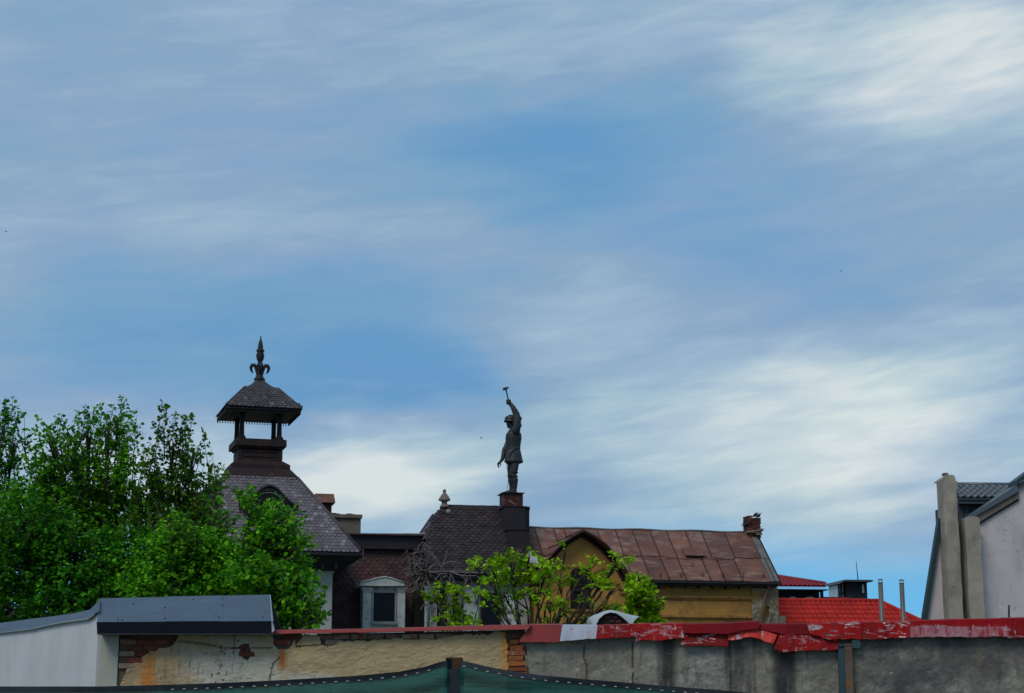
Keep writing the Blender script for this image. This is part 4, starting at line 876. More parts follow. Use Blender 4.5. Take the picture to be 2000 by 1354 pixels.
m = MB(); m.slab([Vector((F1[3].x + .05, vr, zR)) + nrm*.055, Vector((F1[4].x - .25, vr, zR)) + nrm*.055, Vector((F1[4].x - .25, vr, zR)) + nrm*.055 - Yd*.17, Vector((F1[3].x + .05, vr, zR)) + nrm*.055 - Yd*.17], nrm, .05); m.build('ridge_flashing', 'roof_felt', tr)
# leaded apex with round stud
ap = [rp(x, y) + nrm * .03 for x, y in ((846,1014),(862,991),(880,989.5),(899,1010))]; m = MB(); m.slab(ap, nrm, .02)
apl = [rp(846,1014) + nrm*.03, rp(862,991) + nrm*.03, O.hit(864,991,1.4), O.hit(849,1003,1.3)]; m.hexa([p - Vector((0,0,.02)) for p in apl], apl); m.build('apex_flashing', 'slate_red', tr)
sp_ = rp(875.5, 1001) + nrm * .04; m = MB(); m.ell(sp_, (.09, .05, .09), n=12, m=6); m.build('stud', 'frame_grey', tr)
zt2 = lambda py: o_(868, py, 1.3).z; u8 = o_(868, 970, 1.3).x; pm8 = o_(869, 970, 1.3).x - u8
fi = thing('turret_finial', 'fluted weathered stone finial on the left end of the shingle ridge', 'finial', O, (u8, 1.3, zt2(990)))
m = MB(); pr = [(9,991),(8.5,988),(6,986),(5,982),(6.5,979.5),(10.5,978),(10.5,975.5),(8,971),(4,964),(2.2,963),(3.4,960.5),(3.2,957.5),(1,955.5)]
nseg = 20; vs = []; 
for r_, y_ in pr:
    for j in range(nseg):
        rr_ = r_ * pm8 * (1 + (.10 if (j % 2 and 966 < y_ < 979) else 0)); vs.append((u8 + rr_ * math.cos(2*math.pi*j/nseg), 1.3 + rr_ * math.sin(2*math.pi*j/nseg), zt2(y_)))
kk = len(pr); m.add(vs, [(i*nseg+j, i*nseg+(j+1)%nseg, (i+1)*nseg+(j+1)%nseg, (i+1)*nseg+j) for i in range(kk-1) for j in range(nseg)] + [tuple(range(nseg))[::-1], tuple(range((kk-1)*nseg, kk*nseg))]); m.build('urn', 'stone_finial', fi)
# wall beneath
vw = -.30
a, b = o_(838, 1240, vw), o_(1034, 1120, vw); m = MB(); m.box((a.x, vw, 0), (b.x, 4.0, zE - .1)); m.build('wall', 'turret_wall', TU)
m = MB(); m.box((e0.x, ve + .02, zE - .14), (e1.x, ve + .10, zE - .035)); m.box((e0.x + .05, ve + .101, zE - .22), (e1.x, vw - .003, zE - .12)); m.build('eaves_board', 'dark_trim', TU)
m = MB(); m.tube([o_(836 + i * 9, 1116 + .7 * math.sin(i * 1.3) + i * .3, ve - .05) for i in range(13)], .028, 6); m.build('eaves_batten', 'verge_grey', TU)
for (xa, ya, xb, yb, mt) in ((850,1228,876,1138,'void_dark'), (938,1222,978,1158,'glass_dark'), (880,1228,899,1150,'void_dark')):
    p, q = o_(xa, ya, vw - .02), o_(xb, yb, vw - .02); fr_ = MB(); t_ = .05
    for bx in (((p.x, p.z), (p.x + t_, q.z)), ((q.x - t_, p.z), (q.x, q.z)), ((p.x + t_, p.z), (q.x - t_, p.z + t_)), ((p.x + t_, q.z - t_), (q.x - t_, q.z))): fr_.box((bx[0][0], vw - .05, bx[0][1]), (bx[1][0], vw + .01, bx[1][1]))
    wi = fr_.build('window', 'brown_wood' if mt == 'glass_dark' else 'frame_grey', TU); MB().box((p.x + t_, vw - .022, p.z + t_), (q.x - t_, vw - .008, q.z - t_)).build('pane', mt, wi)
for xa, xb, y0_ in ((829, 842, 1150), (906, 934, 1150), (986, 1008, 1165)):
    p, q = o_(xa, 1236, vw - .06), o_(xb, y0_, vw - .06); m = MB(); m.box((p.x, vw - .09, 0), (q.x, vw + .01, q.z)); m.box((p.x - .03, vw - .12, q.z + .001), (q.x + .03, vw + .01, q.z + .08)); m.build('pilaster', 'dormer_plaster', TU)
p, q = o_(824, 1200, .3), o_(846, 1070, .3); m = MB(); m.box((p.x - .3, vw + .3, 0), (q.x, 3, q.z - .35)); m.build('side_wall', 'void_dark', TU)  # near-black colour gives this side the shade of the recess
m = MB(); m.tube([o_(838, 1125, vw - .1), o_(839, 1150, vw - .1), o_(836, 1236, vw - .1)], .05, 8); m.build('downpipe', 'frame_grey', TU)
# stepped plinth for the statue
PL = thing('statue_plinth', 'stepped dark plinth with rusted sheet top block, carrying the statue', 'plinth', O, (o_(1000,1000,.5).x, .9, 5.5))
def blk(name, xl, xr, yt, yb, v0, v1, mat, bev=.01):
    p, q = o_(xl, yb, v0), o_(xr, yt, v0); m = MB(); m.box((p.x, v0, p.z), (q.x, v1, q.z)); return m.build(name, mat, PL, bevel=bev), p, q
b3, p3, q3 = blk('lower_block', 993, 1034, 1036, 1150, .0, 1.6, 'roof_felt')
b2, p2_, q2_ = blk('middle_block', 986.5, 1026.5, 990, 1037, .30, 1.5, 'roof_felt')
b1, p1_, q1_ = blk('rusted_block', 984.5, 1021.5, 964, 991, .45, 1.25, 'rust_box')
m = MB(); m.box((p1_.x - .07, .38, q1_.z + .001), (q1_.x + .05, 1.32, q1_.z + .025)); m.build('top_slab', 'dark_trim', PL)
m = MB(); m.box((p2_.x - .04, .27, q2_.z + .001), (q2_.x + .04, 1.53, q2_.z + .02)); m.box((p3.x - .03, -.03, q3.z + .001), (q3.x + .03, 1.6, q3.z + .02)); m.build('block_flashing', 'dark_trim', PL)
ZS = q1_.z + .025

# ============ yellow house with standing seam roof
YH = thing('ochre_house', 'ochre house with rusty standing seam roof, curved gable and arched window', 'house', O, (o_(1280,1200,0).x, 2.5, 0))
vE, vR = -.45, 1.85
pe0, pe1 = o_(1034, 1131, vE), o_(1521, 1134.5, vE); zEv = (pe0.z + pe1.z) / 2
zRg = (o_(1100, 1033, vR).z + o_(1450, 1041, vR).z) / 2
sl_ = Vector((0, vR - vE, zRg - zEv)); LL = sl_.length; Ys = sl_.normalized(); ns = Vector((1,0,0)).cross(Ys); ns = ns if ns.z > 0 else -ns
E_ = Vector((pe0.x, vE, zEv))
def rq(px, py): return O.hitp(px, py, E_, ns)
uR = [rq(x, 1036).x for x in (1012, 1045, 1082, 1102, 1136, 1166, 1201, 1234, 1268.5, 1300.5, 1336, 1367, 1411, 1459)]
# equalise: panels keep their width down the slope
uend_t, uend_b = o_(1484, 1041, vR).x, pe1.x
uR.append((uend_t + uend_b) / 2)
roof = MB(); roof.slab([(pe0.x - .3, vE + .02, zEv), (uend_b, vE + .02, zEv), (uend_b, vR, zRg), (pe0.x - .3, vR, zRg)], ns, .06)
roof.slab([(pe0.x - .3, vR, zRg), (uend_b, vR, zRg), (uend_b, 4.6, zEv), (pe0.x - .3, 4.6, zEv)], (0, .6, .8), .06)
ro = roof.build('roof_deck', 'roof_felt', YH)
rg = random.Random(12); tb = .46
upl = uR[:-1] + [uend_b]; lowu = [upl[0]] + [u + (rg.choice((0, .0, .12, .2, -.1)) if 8 < i < 13 else 0) for i, u in enumerate(upl[1:-1])] + [upl[-1]]
for tier, (t0, t1, us) in enumerate(((0, tb * LL, lowu), (tb * LL - .02, LL, upl))):
    for i in range(len(us) - 1):
        a, b = us[i] + .004, us[i + 1] - .004; dz = .006 + .007 * tier + rg.uniform(0, .006); nx, ny = 6, 8; vs = []; fs = []
        ph = rg.uniform(0, 50)
        for jx in range(nx + 1):
            for jy in range(ny + 1):
                u = a + (b - a) * jx / nx; t = t0 + (t1 - t0) * jy / ny
                w_ = fbm(u * 1.6 + ph, t * 2.6, i) * .022 * (1 if 0 < jx < nx else .2)
                vs.append(Vector((u, vE, zEv)) + Ys * t + ns * (dz + w_))
        fs = [(jx*(ny+1)+jy, (jx+1)*(ny+1)+jy, (jx+1)*(ny+1)+jy+1, jx*(ny+1)+jy+1) for jx in range(nx) for jy in range(ny)]
        m = MB(); K_ = len(vs); m.add(vs + [p - ns * .005 for p in vs], fs + [tuple(K_ + q for q in f[::-1]) for f in fs], True); m.build('roof_panel', 'rust_roof', ro, fix=False)
    for i, u in enumerate(us[1:-1] if tier else us[1:-1]):
        pts_ = [Vector((u + .01 * math.sin(7 * k_ + i), vE, zEv)) + Ys * (t0 + (t1 - t0) * k_ / 6) + ns * .024 for k_ in range(7)]
        m = MB(); m.tube(pts_, .021, 4); m.build('seam', 'seam_dark', ro)
for seg in range(7):
    ua, ub = pe0.x + (uend_b - pe0.x) * seg / 7, pe0.x + (uend_b - pe0.x) * (seg + 1) / 7
    off = rg.choice((-.12, 0, .08, .0)); pts_ = [Vector((ua + (ub - ua) * k_ / 6, vE, zEv)) + Ys * (tb * LL + off + .03 * math.sin(k_ * 2 + seg)) + ns * .026 for k_ in range(7)]
    m = MB(); m.tube(pts_, .011, 4); m.build('lap_joint', 'seam_dark', ro)
m = MB(); m.tube([Vector((pe0.x - .3 + (uend_b - pe0.x + .1) * i / 24, vR, zRg + .03 + .018 * math.sin(i * 1.1))) for i in range(25)], .035, 8); m.build('ridge_cap', 'verge_grey', ro)
# verge strip on the right end: roof narrows towards the ridge there
vg = [rq(1466, 1037), rq(1484, 1037), rq(1497, 1070), rq(1509, 1097), rq(1521, 1134), rq(1513, 1134), rq(1503, 1100), rq(1488, 1068)]
vg = [p + ns * .035 for p in vg]; m = MB()
R0_ = [Vector((uend_b - .06, vE, zEv)) + Ys * t for t in (0, LL)]; m.slab([R0_[0] + ns*.03 - Vector((.22,0,0)), R0_[0] + ns*.03 + Vector((.08,0,0)), R0_[1] + ns*.03 + Vector((.08,0,0)), R0_[1] + ns*.03 - Vector((.22,0,0))], ns, .03); m.build('verge_strip', 'verge_grey', ro)
m = MB(); m.slab([R0_[0] + Vector((.10,0,-.02)), R0_[0] + Vector((.14,0,.04)), R0_[1] + Vector((.14,0,.04)), R0_[1] + Vector((.10,0,-.02))], ns, .10); m.build('verge_board', 'dark_trim', ro)
# snow guards: small iron crosses near the eave
for px in (1290, 1330, 1372, 1412, 1452, 1491):
    p = rq(px, 1129); m = MB(); m.tube([p, p + Vector((.01, 0, .20))], .012, 5); m.tube([p + Vector((-.07, 0, .10)), p + Vector((.08, 0, .13))], .010, 5); m.build('snow_guard', 'dark_trim', ro)
# roof hatch
h0, h1, h2_, h3 = rq(1333, 1075), rq(1370, 1076), rq(1376, 1090), rq(1343, 1088)
m = MB(); u0_, u1_ = rq(1340, 1089).x, rq(1375, 1089).x; t0_ = (rq(1350, 1089) - E_).dot(Ys); t1_ = (rq(1350, 1073) - E_).dot(Ys)
Q = [Vector((u0_, vE, zEv)) + Ys * t0_, Vector((u1_, vE, zEv)) + Ys * t0_, Vector((u1_, vE, zEv)) + Ys * t1_, Vector((u0_, vE, zEv)) + Ys * t1_]
m.hexa([p + ns * .01 for p in Q], [Q[0] + ns * .10, Q[1] + ns * .10, Q[2] + ns * .06, Q[3] + ns * .06]); hb_ = m.build('roof_hatch', 'void_dark', ro)
m = MB(); m.slab([Q[0] + ns*.13 - Ys*.06 - X1*.05, Q[1] + ns*.13 - Ys*.06 + X1*.05, Q[2] + ns*.08 + X1*.05, Q[3] + ns*.08 - X1*.05], ns, .02); m.build('hatch_lid', 'rust_roof', hb_)
# fascia, wall, courses
m = MB(); m.box((pe0.x - .3, vE - .03, zEv - .09), (pe1.x + .1, vE + .07, zEv - .01)); m.build('gutter', 'dark_trim', YH)
m = MB(); m.box((pe0.x - .3, vE + .071, zEv - .16), (pe1.x + .02, -.003, zEv - .06)); m.build('soffit', 'dark_trim', YH)
xr = o_(1519, 1200, 0).x
m = MB(); m.box((pe0.x - .3, 0, 0), (xr, 4.2, zEv - .05)); m.build('wall', 'ochre_wall', YH)
xg0, xg1 = o_(1066, 1200, -.5).x, o_(1217, 1200, -.5).x
xp = o_(1467, 1200, 0).x
for py, h_, d_o in ((1163,.10,.10),(1168,.06,.06),(1201,.10,.12),(1206,.06,.06)):
    z_ = o_(1350, py, -.05).z; m = MB(); m.box((xg1, -d_o, z_ - h_), (xp, -.001 if 1 else 0, z_)); m.build('string_course', 'ochre_trim', YH, bevel=.01)
m = MB(); z_ = o_(1350, 1150, -.05).z; m.box((xg1, -.05, z_), (xp, -.002, zEv - .17)); m.build('frieze', 'ochre_trim', YH)
for px in range(1262, 1465, 26):
    p = o_(px, 1146, -.1); m = MB(); m.box((p.x - .06, vE + .1, z_ + .02), (p.x + .06, -.051, zEv - .17)); m.build('eaves_bracket', 'dark_trim', YH)
def dq(u, z): return nz_(u, z, 2, .05) + nz_(u, z, 9, .02)
m = relief(xp, xr + .01, 1.2, zEv - .2, .035, -.10, dq, lambda u, z: nz_(u + 4, z, 2.2, 1) < .42, back=.04); m.build('corner_pilaster', 'broken_pilaster', YH, fix=False)
m = MB(); m.tube([o_(1505,1137,-.35), o_(1503,1144,-.3), o_(1496,1160,-.24), o_(1492,1180,-.22), o_(1488,1200,-.22), o_(1487,1240,-.22)], .065, 8); m.build('downpipe', 'rusty_steel', YH)
m = MB(); p = o_(1521, 1215, -.2); q = o_(1533, 1203, -.2); m.box((p.x, -.25, 0), (q.x, .6, q.z)); m.build('wall_stub', 'chimney_render', YH)
# gable
gv = -.75; gr = gv - .45
prR = [(1141,1035),(1163,1047),(1184,1062.5),(1204,1084),(1217,1103),(1228.5,1122),(1235,1136)]
RP = [o_(x, y, gr) for x, y in prR]; uA = RP[0].x
half = [(p.x - uA, p.z) for p in RP]
LP = [(uA - d, z) for d, z in half][::-1]; full = LP + [(uA + d, z) for d, z in half[1:]]
gab = [(u * .0 + uA + (u - uA) * .93, z - .10) for u, z in full]
m = MB(); m.prism(gab + [(gab[-1][0], 0), (gab[0][0], 0)], gv, .3); m.build('gable_wall', 'ochre_wall', YH)
hd = []
for u, z in full:   # where the gable sheet dies into the main slope
    t = (z - zEv) / Ys.z; y_ = vE + Ys.y * t; hd.append(max(y_, gv + .05))
for i in range(len(full) - 1):
    (u0_, z0_), (u1_, z1_) = full[i], full[i+1]; m = MB(); d1 = Vector((u1_ - u0_, 0, z1_ - z0_)).normalized(); nn_ = Vector((-d1.z, 0, d1.x)); 
    Q = [Vector((u0_, gr, z0_)), Vector((u1_, gr, z1_)), Vector((u1_, hd[i+1] + .05, z1_)), Vector((u0_, hd[i] + .05, z0_))]
    m.hexa([p - nn_ * .035 for p in Q], Q); m.build('gable_roof_panel', 'rust_roof', ro)
    if i: m = MB(); m.tube([Vector((u0_, gr - .01, z0_ + .015)), Vector((u0_, hd[i] + .05, z0_ + .02))], .016, 4); m.build('gable_seam', 'seam_dark', ro)
m = MB(); m.tube([Vector((u, gr - .01, z - .03)) for u, z in full], .045, 6); m.build('bargeboard', 'seam_dark', YH)
m = MB(); m.tube([Vector((uA + (u - uA) * .94, gv - .03, z - .17)) for u, z in full], .05, 6); m.build('gable_moulding', 'brown_wood', YH)
# bracket at the right springing
p = o_(1221, 1146, gv); m = MB(); m.box((p.x - .25, gv - .18, p.z - .12), (p.x + .12, .0, p.z + .05)); m.box((p.x - .2, gv - .1, p.z - .26), (p.x + .05, .0, p.z - .121)); m.build('gable_corbel', 'ochre_trim', YH, bevel=.02)
# arched window, half open, cobwebbed with twigs
wl, wr = o_(1116, 1190, gv).x, o_(1151, 1190, gv).x; wb, ws_, wt = o_(1134, 1189, gv).z, o_(1134, 1124, gv).z, o_(1134, 1110, gv).z
cx = (wl + wr) / 2; arcw = [(cx + (wr - wl) / 2 * math.cos(math.pi * i / 10), ws_ + (wt - ws_) * math.sin(math.pi * i / 10)) for i in range(11)]
outl = arcw + [(wl, wb), (wr, wb)]
m = MB(); m.prism(outl, gv - .004, gv - .001); wi = m.build('arched_window', 'void_dark', YH)
m = MB(); m.tube([(u, gv - .03, z) for u, z in outl + outl[:1]], .045, 6); m.build('window_frame', 'brown_wood', wi)
m = MB(); m.box((wl, gv - .06, ws_ - .55), (wr, gv - .01, ws_ - .47)); m.build('transom', 'brown_wood', wi)
m = MB(); m.box((cx + .03, gv - .055, wb + .05), (wr - .04, gv - .02, ws_ - .56)); m.build('shutter', 'brown_wood', wi)
m = MB(); m.box((wl + .04, gv - .03, wb + .05), (wl + .08, gv - .01, ws_)); m.box((cx - .02, gv - .05, wb), (cx + .02, gv - .012, ws_ - .56)); m.build('mullion', 'brown_wood', wi)
m = MB(); m.box((wl - .1, gv - .12, wb - .1), (wr + .1, gv - .0, wb - .02)); m.build('sill', 'ochre_trim', wi)
m = MB(); a, b = o_(1036, 1107, -.5), o_(1056, 1076, -.5); m.hexa([(a.x,-.5,a.z),(b.x,-.5,a.z),(b.x,.2,a.z),(a.x,.2,a.z)], [(a.x,-.3,b.z),(b.x-.1,-.3,b.z-.1),(b.x-.1,.2,b.z-.1),(a.x,.2,b.z)]); m.build('patched_parapet', 'dormer_plaster', YH)

# ridge chimney with pigeons
CH = thing('brick_chimney', 'crumbling brick chimney at the right end of the rusty roof ridge', 'chimney', O, (o_(1474,1040,1.9).x, 2.0, zRg - .4))
p, q = o_(1463, 1050, 1.6), o_(1486, 1012, 1.6); cu0, cu1 = p.x, q.x; m = MB(); m.box((cu0 + .03, 1.64, p.z - .3), (cu1 - .03, 2.2, q.z - .02)); m.build('core', 'mortar', CH)
zz = p.z; r_ = 0; rg = random.Random(4)
while zz < q.z + .04:
    sh = .11 if r_ % 2 else 0; u = cu0 - sh * .0
    wcur = cu1 - cu0; n_b = 2
    xs_ = [cu0, cu0 + wcur * (.5 if r_ % 2 else .36), cu1]
    for i in range(2):
        if zz > q.z - .02 and i == 1: continue
        mt = 'chimney_render' if r_ == 3 else ('brick_clay' if (r_ * 3 + i) % 3 == 0 else 'brick_chimney')
        mm = MB(); mm.box((xs_[i] + .006 + rg.uniform(-.02,.01), 1.6 + rg.uniform(0, .03), zz), (xs_[i+1] - .006 + rg.uniform(-.01,.02), 1.72, zz + .062)); mm.build('brick', mt, CH, bevel=.008)
    mm = MB(); mm.box((cu0 + rg.uniform(-.01,.01), 1.74, zz), (cu0 + .1, 2.22, zz + .062)); mm.build('brick', 'brick_chimney', CH, bevel=.008)
    zz += .075; r_ += 1
m = MB(); p = o_(1461, 1017, 1.55); m.hexa([(p.x - .03, 1.5, p.z - .12), (p.x + .16, 1.5, p.z + .02), (p.x + .16, 2.25, p.z + .02), (p.x - .03, 2.25, p.z - .12)], [(p.x - .0, 1.5, p.z - .08), (p.x + .15, 1.5, p.z + .09), (p.x + .15, 2.25, p.z + .09), (p.x - .0, 2.25, p.z - .08)]); m.build('cap_fragment', 'roof_felt', CH)
m = MB(); p = o_(1462, 1041, 1.5); q = o_(1488, 1037, 1.5); m.box((p.x, 1.5, p.z), (q.x, 2.3, q.z)); m.build('mortar_collar', 'chimney_render', CH, bevel=.02)
for x_, y_, s_c in ((1483,1037,.12),(1487,1035,.10),(1484,1043,.11)):
    p = o_(x_, y_, 1.4); m = MB(); m.box((p.x - s_c, 1.38, p.z - .04), (p.x + s_c * .8, 1.52, p.z + .04)); m.v = [v + Vector([rg.uniform(-.02,.02) for _ in range(3)]) for v in m.v]; m.build('loose_brick', 'brick_pale', CH, bevel=.01)
def bird(name, label, cat, px, py, tailpx, tailpy, fr, v, group=None, s=1.):
    hd_ = fr.hit(px, py, v); tl_ = fr.hit(tailpx, tailpy, v); d = (tl_ - hd_); L = d.length; X_ = d.normalized(); Yv = Vector((0, 1, 0)); Zv = X_.cross(Yv); Zv = Zv if Zv.z > 0 else -Zv; M3 = Matrix((X_, Yv, Zv)).transposed()
    T = thing(name, label, cat, fr, tuple(hd_), group)
    f = lambda a, b, c_: hd_ + X_ * (a * L) + Yv * (b * L) + Zv * (c_ * L)
    m = MB(); m.ell(f(.42, 0, 0), (.32 * L, .19 * L, .21 * L), M3); m.ell(f(.08, 0, .05), (.13 * L, .11 * L, .11 * L), M3, 8, 6); m.tube([f(.08, 0, .04), f(.34, 0, .02)], [.09 * L, .17 * L], 8)
    m.tube([f(.02, 0, .04), f(-.1, 0, .0)], [.03 * L, .006 * L], 5)
    m.hexa([f(.5, -.05, -.04), f(.5, .05, -.04), f(1.0, .09, -.01), f(1.0, -.09, -.01)], [f(.5, -.05, .06), f(.5, .05, .06), f(1.0, .09, .02), f(1.0, -.09, .02)])
    m.build('body', 'feather_dark', T)
    for sgn in (-1, 1):
        m = MB(); m.hexa([f(.2, sgn * .12, .0), f(.45, sgn * .15, -.08), f(.92, sgn * .06, -.01)], [f(.2, sgn * .14, .06), f(.45, sgn * .18, .05), f(.92, sgn * .08, .04)]); m.build('wing', 'feather_dark', T)
        m = MB(); m.tube([f(.35, sgn * .06, -.12), f(.35, sgn * .06, -.12) + Vector((0, 0, -.16 * L))], .012 * L + .003, 5); m.build('leg', 'feather_dark', T)
    return T
bird('pigeon', 'dark pigeon bending down on the broken chimney, tail up, the left of two', 'bird', 1471, 1009.5, 1482, 1000, O, 1.75, 'pigeons on the chimney')
bird('pigeon', 'dark pigeon at the right edge of the broken chimney, tail pointing up right', 'bird', 1478, 1011, 1487.5, 1001.5, O, 2.0, 'pigeons on the chimney')

# ============ the hammer statue
svm = .86
def sp3(zx, zy, dv=0.):     # sketch coordinates, enlarged 4.5125 times, origin (920,740)
    q = o_(920 + zx / 4.5125, 740 + zy / 4.5125, svm); return Vector((q.x, svm + dv, q.z))
pmS = (o_(1001, 880, svm).x - o_(1000, 880, svm).x) / 4.5125
k_ = pmS
ST = thing('statue', 'dark bronze statue of a man in short tunic and helmet, raising a hammer overhead', 'statue', O, (sp3(365,1003).x, svm, ZS))
dz0 = ZS - sp3(365, 1003).z
def P3(x, y, d=0.): 
    p = sp3(x, y, d * k_); return p + Vector((0, 0, dz0))
m = MB()
def limb(pts, n=14):
    m.tube([P3(*p[:3]) for p in pts], [p[3] * k_ for p in pts], n)
    m.ell(P3(*pts[0][:3]), (pts[0][3]*k_,)*3, n=10, m=8); m.ell(P3(*pts[-1][:3]), (pts[-1][3]*k_,)*3, n=10, m=8)
def blob(x, y, d, rx, ry, rz, rot=0.): m.ell(P3(x, y, d), (rx*k_, ry*k_, rz*k_), Matrix.Rotation(rot, 3, 'Y'), 14, 10)
# legs (near and far)
limb([(382,735,-22,37),(376,790,-24,33),(368,838,-24,28),(370,852,-24,29),(380,885,-24,30),(382,930,-24,22),(378,985,-24,17)])
limb([(362,735,26,36),(356,790,28,30),(354,838,28,25),(360,885,28,26),(362,930,28,19),(358,985,28,16)])
blob(352, 832, -26, 24, 24, 17); blob(344, 838, 26, 20, 22, 16)
# feet
limb([(380,988,-24,20),(352,985,-26,19),(322,991,-30,15),(294,997,-34,10)]); limb([(362,988,30,20),(335,984,34,19),(304,991,38,14),(280,998,40,9)])
blob(384, 994, -24, 18, 18, 10)
# torso
sec = [(372,735,68,54),(376,700,69,56),(374,650,64,52),(373,604,60,48),(373,560,65,54),(374,515,71,62),(376,480,68,64),(378,450,50,58),(372,430,30,32)]
nn = 24; vs = []
for x, y, rx, ry in sec:
    cpt = P3(x, y, 0)
    for j in range(nn):
        t = 2 * math.pi * j / nn; vs.append(cpt + Vector((rx * k_ * math.cos(t), ry * k_ * math.sin(t), 0)))
q_ = len(sec); m.add(vs, [(i*nn+j, i*nn+(j+1)%nn, (i+1)*nn+(j+1)%nn, (i+1)*nn+j) for i in range(q_-1) for j in range(nn)] + [tuple(range(nn))[::-1], tuple(range((q_-1)*nn, q_*nn))])
blob(345, 510, 0, 38, 52, 58); blob(402, 500, 0, 38, 54, 52); blob(374, 690, 0, 70, 58, 40)
# skirt of the tunic
sk = [(374,604,56,50),(374,640,66,58),(376,680,74,64),(378,716,80,68),(378,726,77,65),(376,722,60,52),(374,660,50,44)]
vs = []
for i, (x, y, rx, ry) in enumerate(sk):
    for j in range(32):
        t = 2 * math.pi * j / 32; f_ = 1 + .035 * math.sin(t * 7 + 1) * min(1, i / 3); cpt = P3(x, y + 6 * math.cos(t) * (i > 1) - 3, 0); vs.append(cpt + Vector((rx * k_ * f_ * math.cos(t), ry * k_ * f_ * math.sin(t), 0)))
m.add(vs, [(i*32+j, i*32+(j+1)%32, (i+1)*32+(j+1)%32, (i+1)*32+j) for i in range(len(sk)-1) for j in range(32)] + [tuple(range(32))[::-1], tuple(range(len(sk)*32-32, len(sk)*32))])
# neck, head, hair
limb([(372,440,0,30),(362,415,0,25),(352,395,0,25)]); blob(350, 365, 0, 34, 31, 44); blob(336, 385, 0, 21, 24, 32); blob(330, 412, 0, 13, 16, 12); blob(316, 388, 0, 6, 6, 8); blob(318, 376, 0, 8, 14, 6); blob(320, 404, 0, 5, 10, 4)
blob(350, 372, -30, 7, 5, 11); blob(350, 372, 30, 7, 5, 11); blob(380, 385, 0, 22, 28, 34)
# raised near arm with puffed sleeve
limb([(384,455,-52,38),(390,420,-60,36),(394,380,-62,34),(392,345,-60,33),(388,312,-58,30)]); limb([(388,318,-58,30),(376,285,-56,27),(358,250,-54,22),(343,226,-52,17),(332,212,-51,15)])
blob(402, 350, -60, 34, 32, 26); blob(418, 408, -50, 20, 24, 18, .5); blob(372, 400, -62, 16, 18, 48); blob(424, 405, -44, 12, 12, 10)
# hanging far arm
limb([(366,470,62,32),(352,510,68,28),(334,560,72,25),(316,600,72,24)]); limb([(314,598,72,25),(303,640,70,22),(292,682,66,18),(276,706,62,13)])
blob(262, 722, 60, 15, 9, 14, -.8)
me = m.mesh('figure', base_of(ST), fix=False)
# second blob pass is fused to one skin
body = mesh_from_mods(me, .0135, 2); body.name = 'figure'; body.materials.clear(); body.materials.append(MATS['bronze'])
for pl_ in body.polygons: pl_.use_smooth = True
bo = bpy.data.objects.new('figure', body); COL.objects.link(bo); bo.parent = ST
# fingers of the open hand and of the fist
m = MB()
for i, (dx_, L_) in enumerate(((-10, 30), (-4, 34), (2, 32), (8, 26))):
    m.tube([P3(252 + dx_ * .5, 722, 60 + dx_), P3(250 + dx_ * .4, 738, 58 + dx_), P3(256 + dx_ * .3, 722 + L_ + 10, 55 + dx_)], [6.5*k_, 6*k_, 4.6*k_], 7)
m.tube([P3(266, 722, 48), P3(270, 738, 44), P3(268, 752, 44)], [5*k_, 4.6*k_, 3.6*k_], 7); m.build('open_hand_fingers', 'bronze', ST)
m = MB()
for i in range(4):
    y_ = 186 + i * 9; m.tube([P3(336, y_ + 4, -58), P3(316, y_, -66), P3(303, y_ + 1, -58), P3(305, y_ + 3, -46), P3(320, y_ + 5, -40)], [7*k_, 7.4*k_, 7*k_, 6.6*k_, 5.5*k_], 7)
m.tube([P3(338, 206, -42), P3(330, 186, -38), P3(316, 180, -42)], [8*k_, 7*k_, 5.5*k_], 7); m.ell(P3(326, 204, -50), (15*k_, 15*k_, 22*k_)); m.build('fist', 'bronze', ST)
ha = m = MB(); m.tube([P3(331, 238, -50), P3(315, 172, -52), P3(297, 92, -54)], [6.5*k_, 6*k_, 6.5*k_], 8); hm = m.build('hammer', 'bronze', ST)
m = MB(); a, b = P3(271, 92, -54), P3(323, 76, -54); dd = (b - a).normalized(); up_ = Vector((-dd.z, 0, dd.x))
def rg4(p, h, w): return [p + up_*h*k_ + Vector((0, w*k_, 0)), p + up_*h*k_ - Vector((0, w*k_, 0)), p - up_*h*k_ - Vector((0, w*k_, 0)), p - up_*h*k_ + Vector((0, w*k_, 0))]
R4 = [rg4(a, 8, 8), rg4(a + dd*4*k_, 11, 11), rg4(a.lerp(b, .55), 12, 11), rg4(b, 2, 9)]
m.add([p for r in R4 for p in r], [(i*4+j, i*4+(j+1)%4, (i+1)*4+(j+1)%4, (i+1)*4+j) for i in range(3) for j in range(4)] + [(3,2,1,0), (12,13,14,15)]); m.build('hammer_head', 'bronze', hm)
# helmet with raised brim
m = MB(); m.ell(P3(352, 344, 0), (44*k_, 38*k_, 40*k_), Matrix.Rotation(.2, 3, 'Y'), 16, 10)
br = []
for rr_, dy_ in ((39, 8), (53, 22), (56, 10), (41, -6)):
    br.append([P3(350 + rr_ * 1.08 * math.cos(t) + 0, 352 + dy_ + 9 * math.cos(t) * .6, 34 / 37 * rr_ * math.sin(t)) for t in [2*math.pi*j/24 for j in range(24)]])
m.add([p for r in br for p in r], [(i*24+j, i*24+(j+1)%24, ((i+1)%4)*24+(j+1)%24, ((i+1)%4)*24+j) for i in range(4) for j in range(24)], True)
m.hexa([P3(298,352,-16), P3(300,328,-12), P3(312,318,-8), P3(330,334,-14)], [P3(298,352,16), P3(300,328,12), P3(312,318,8), P3(330,334,14)]); m.build('helmet', 'bronze', ST)
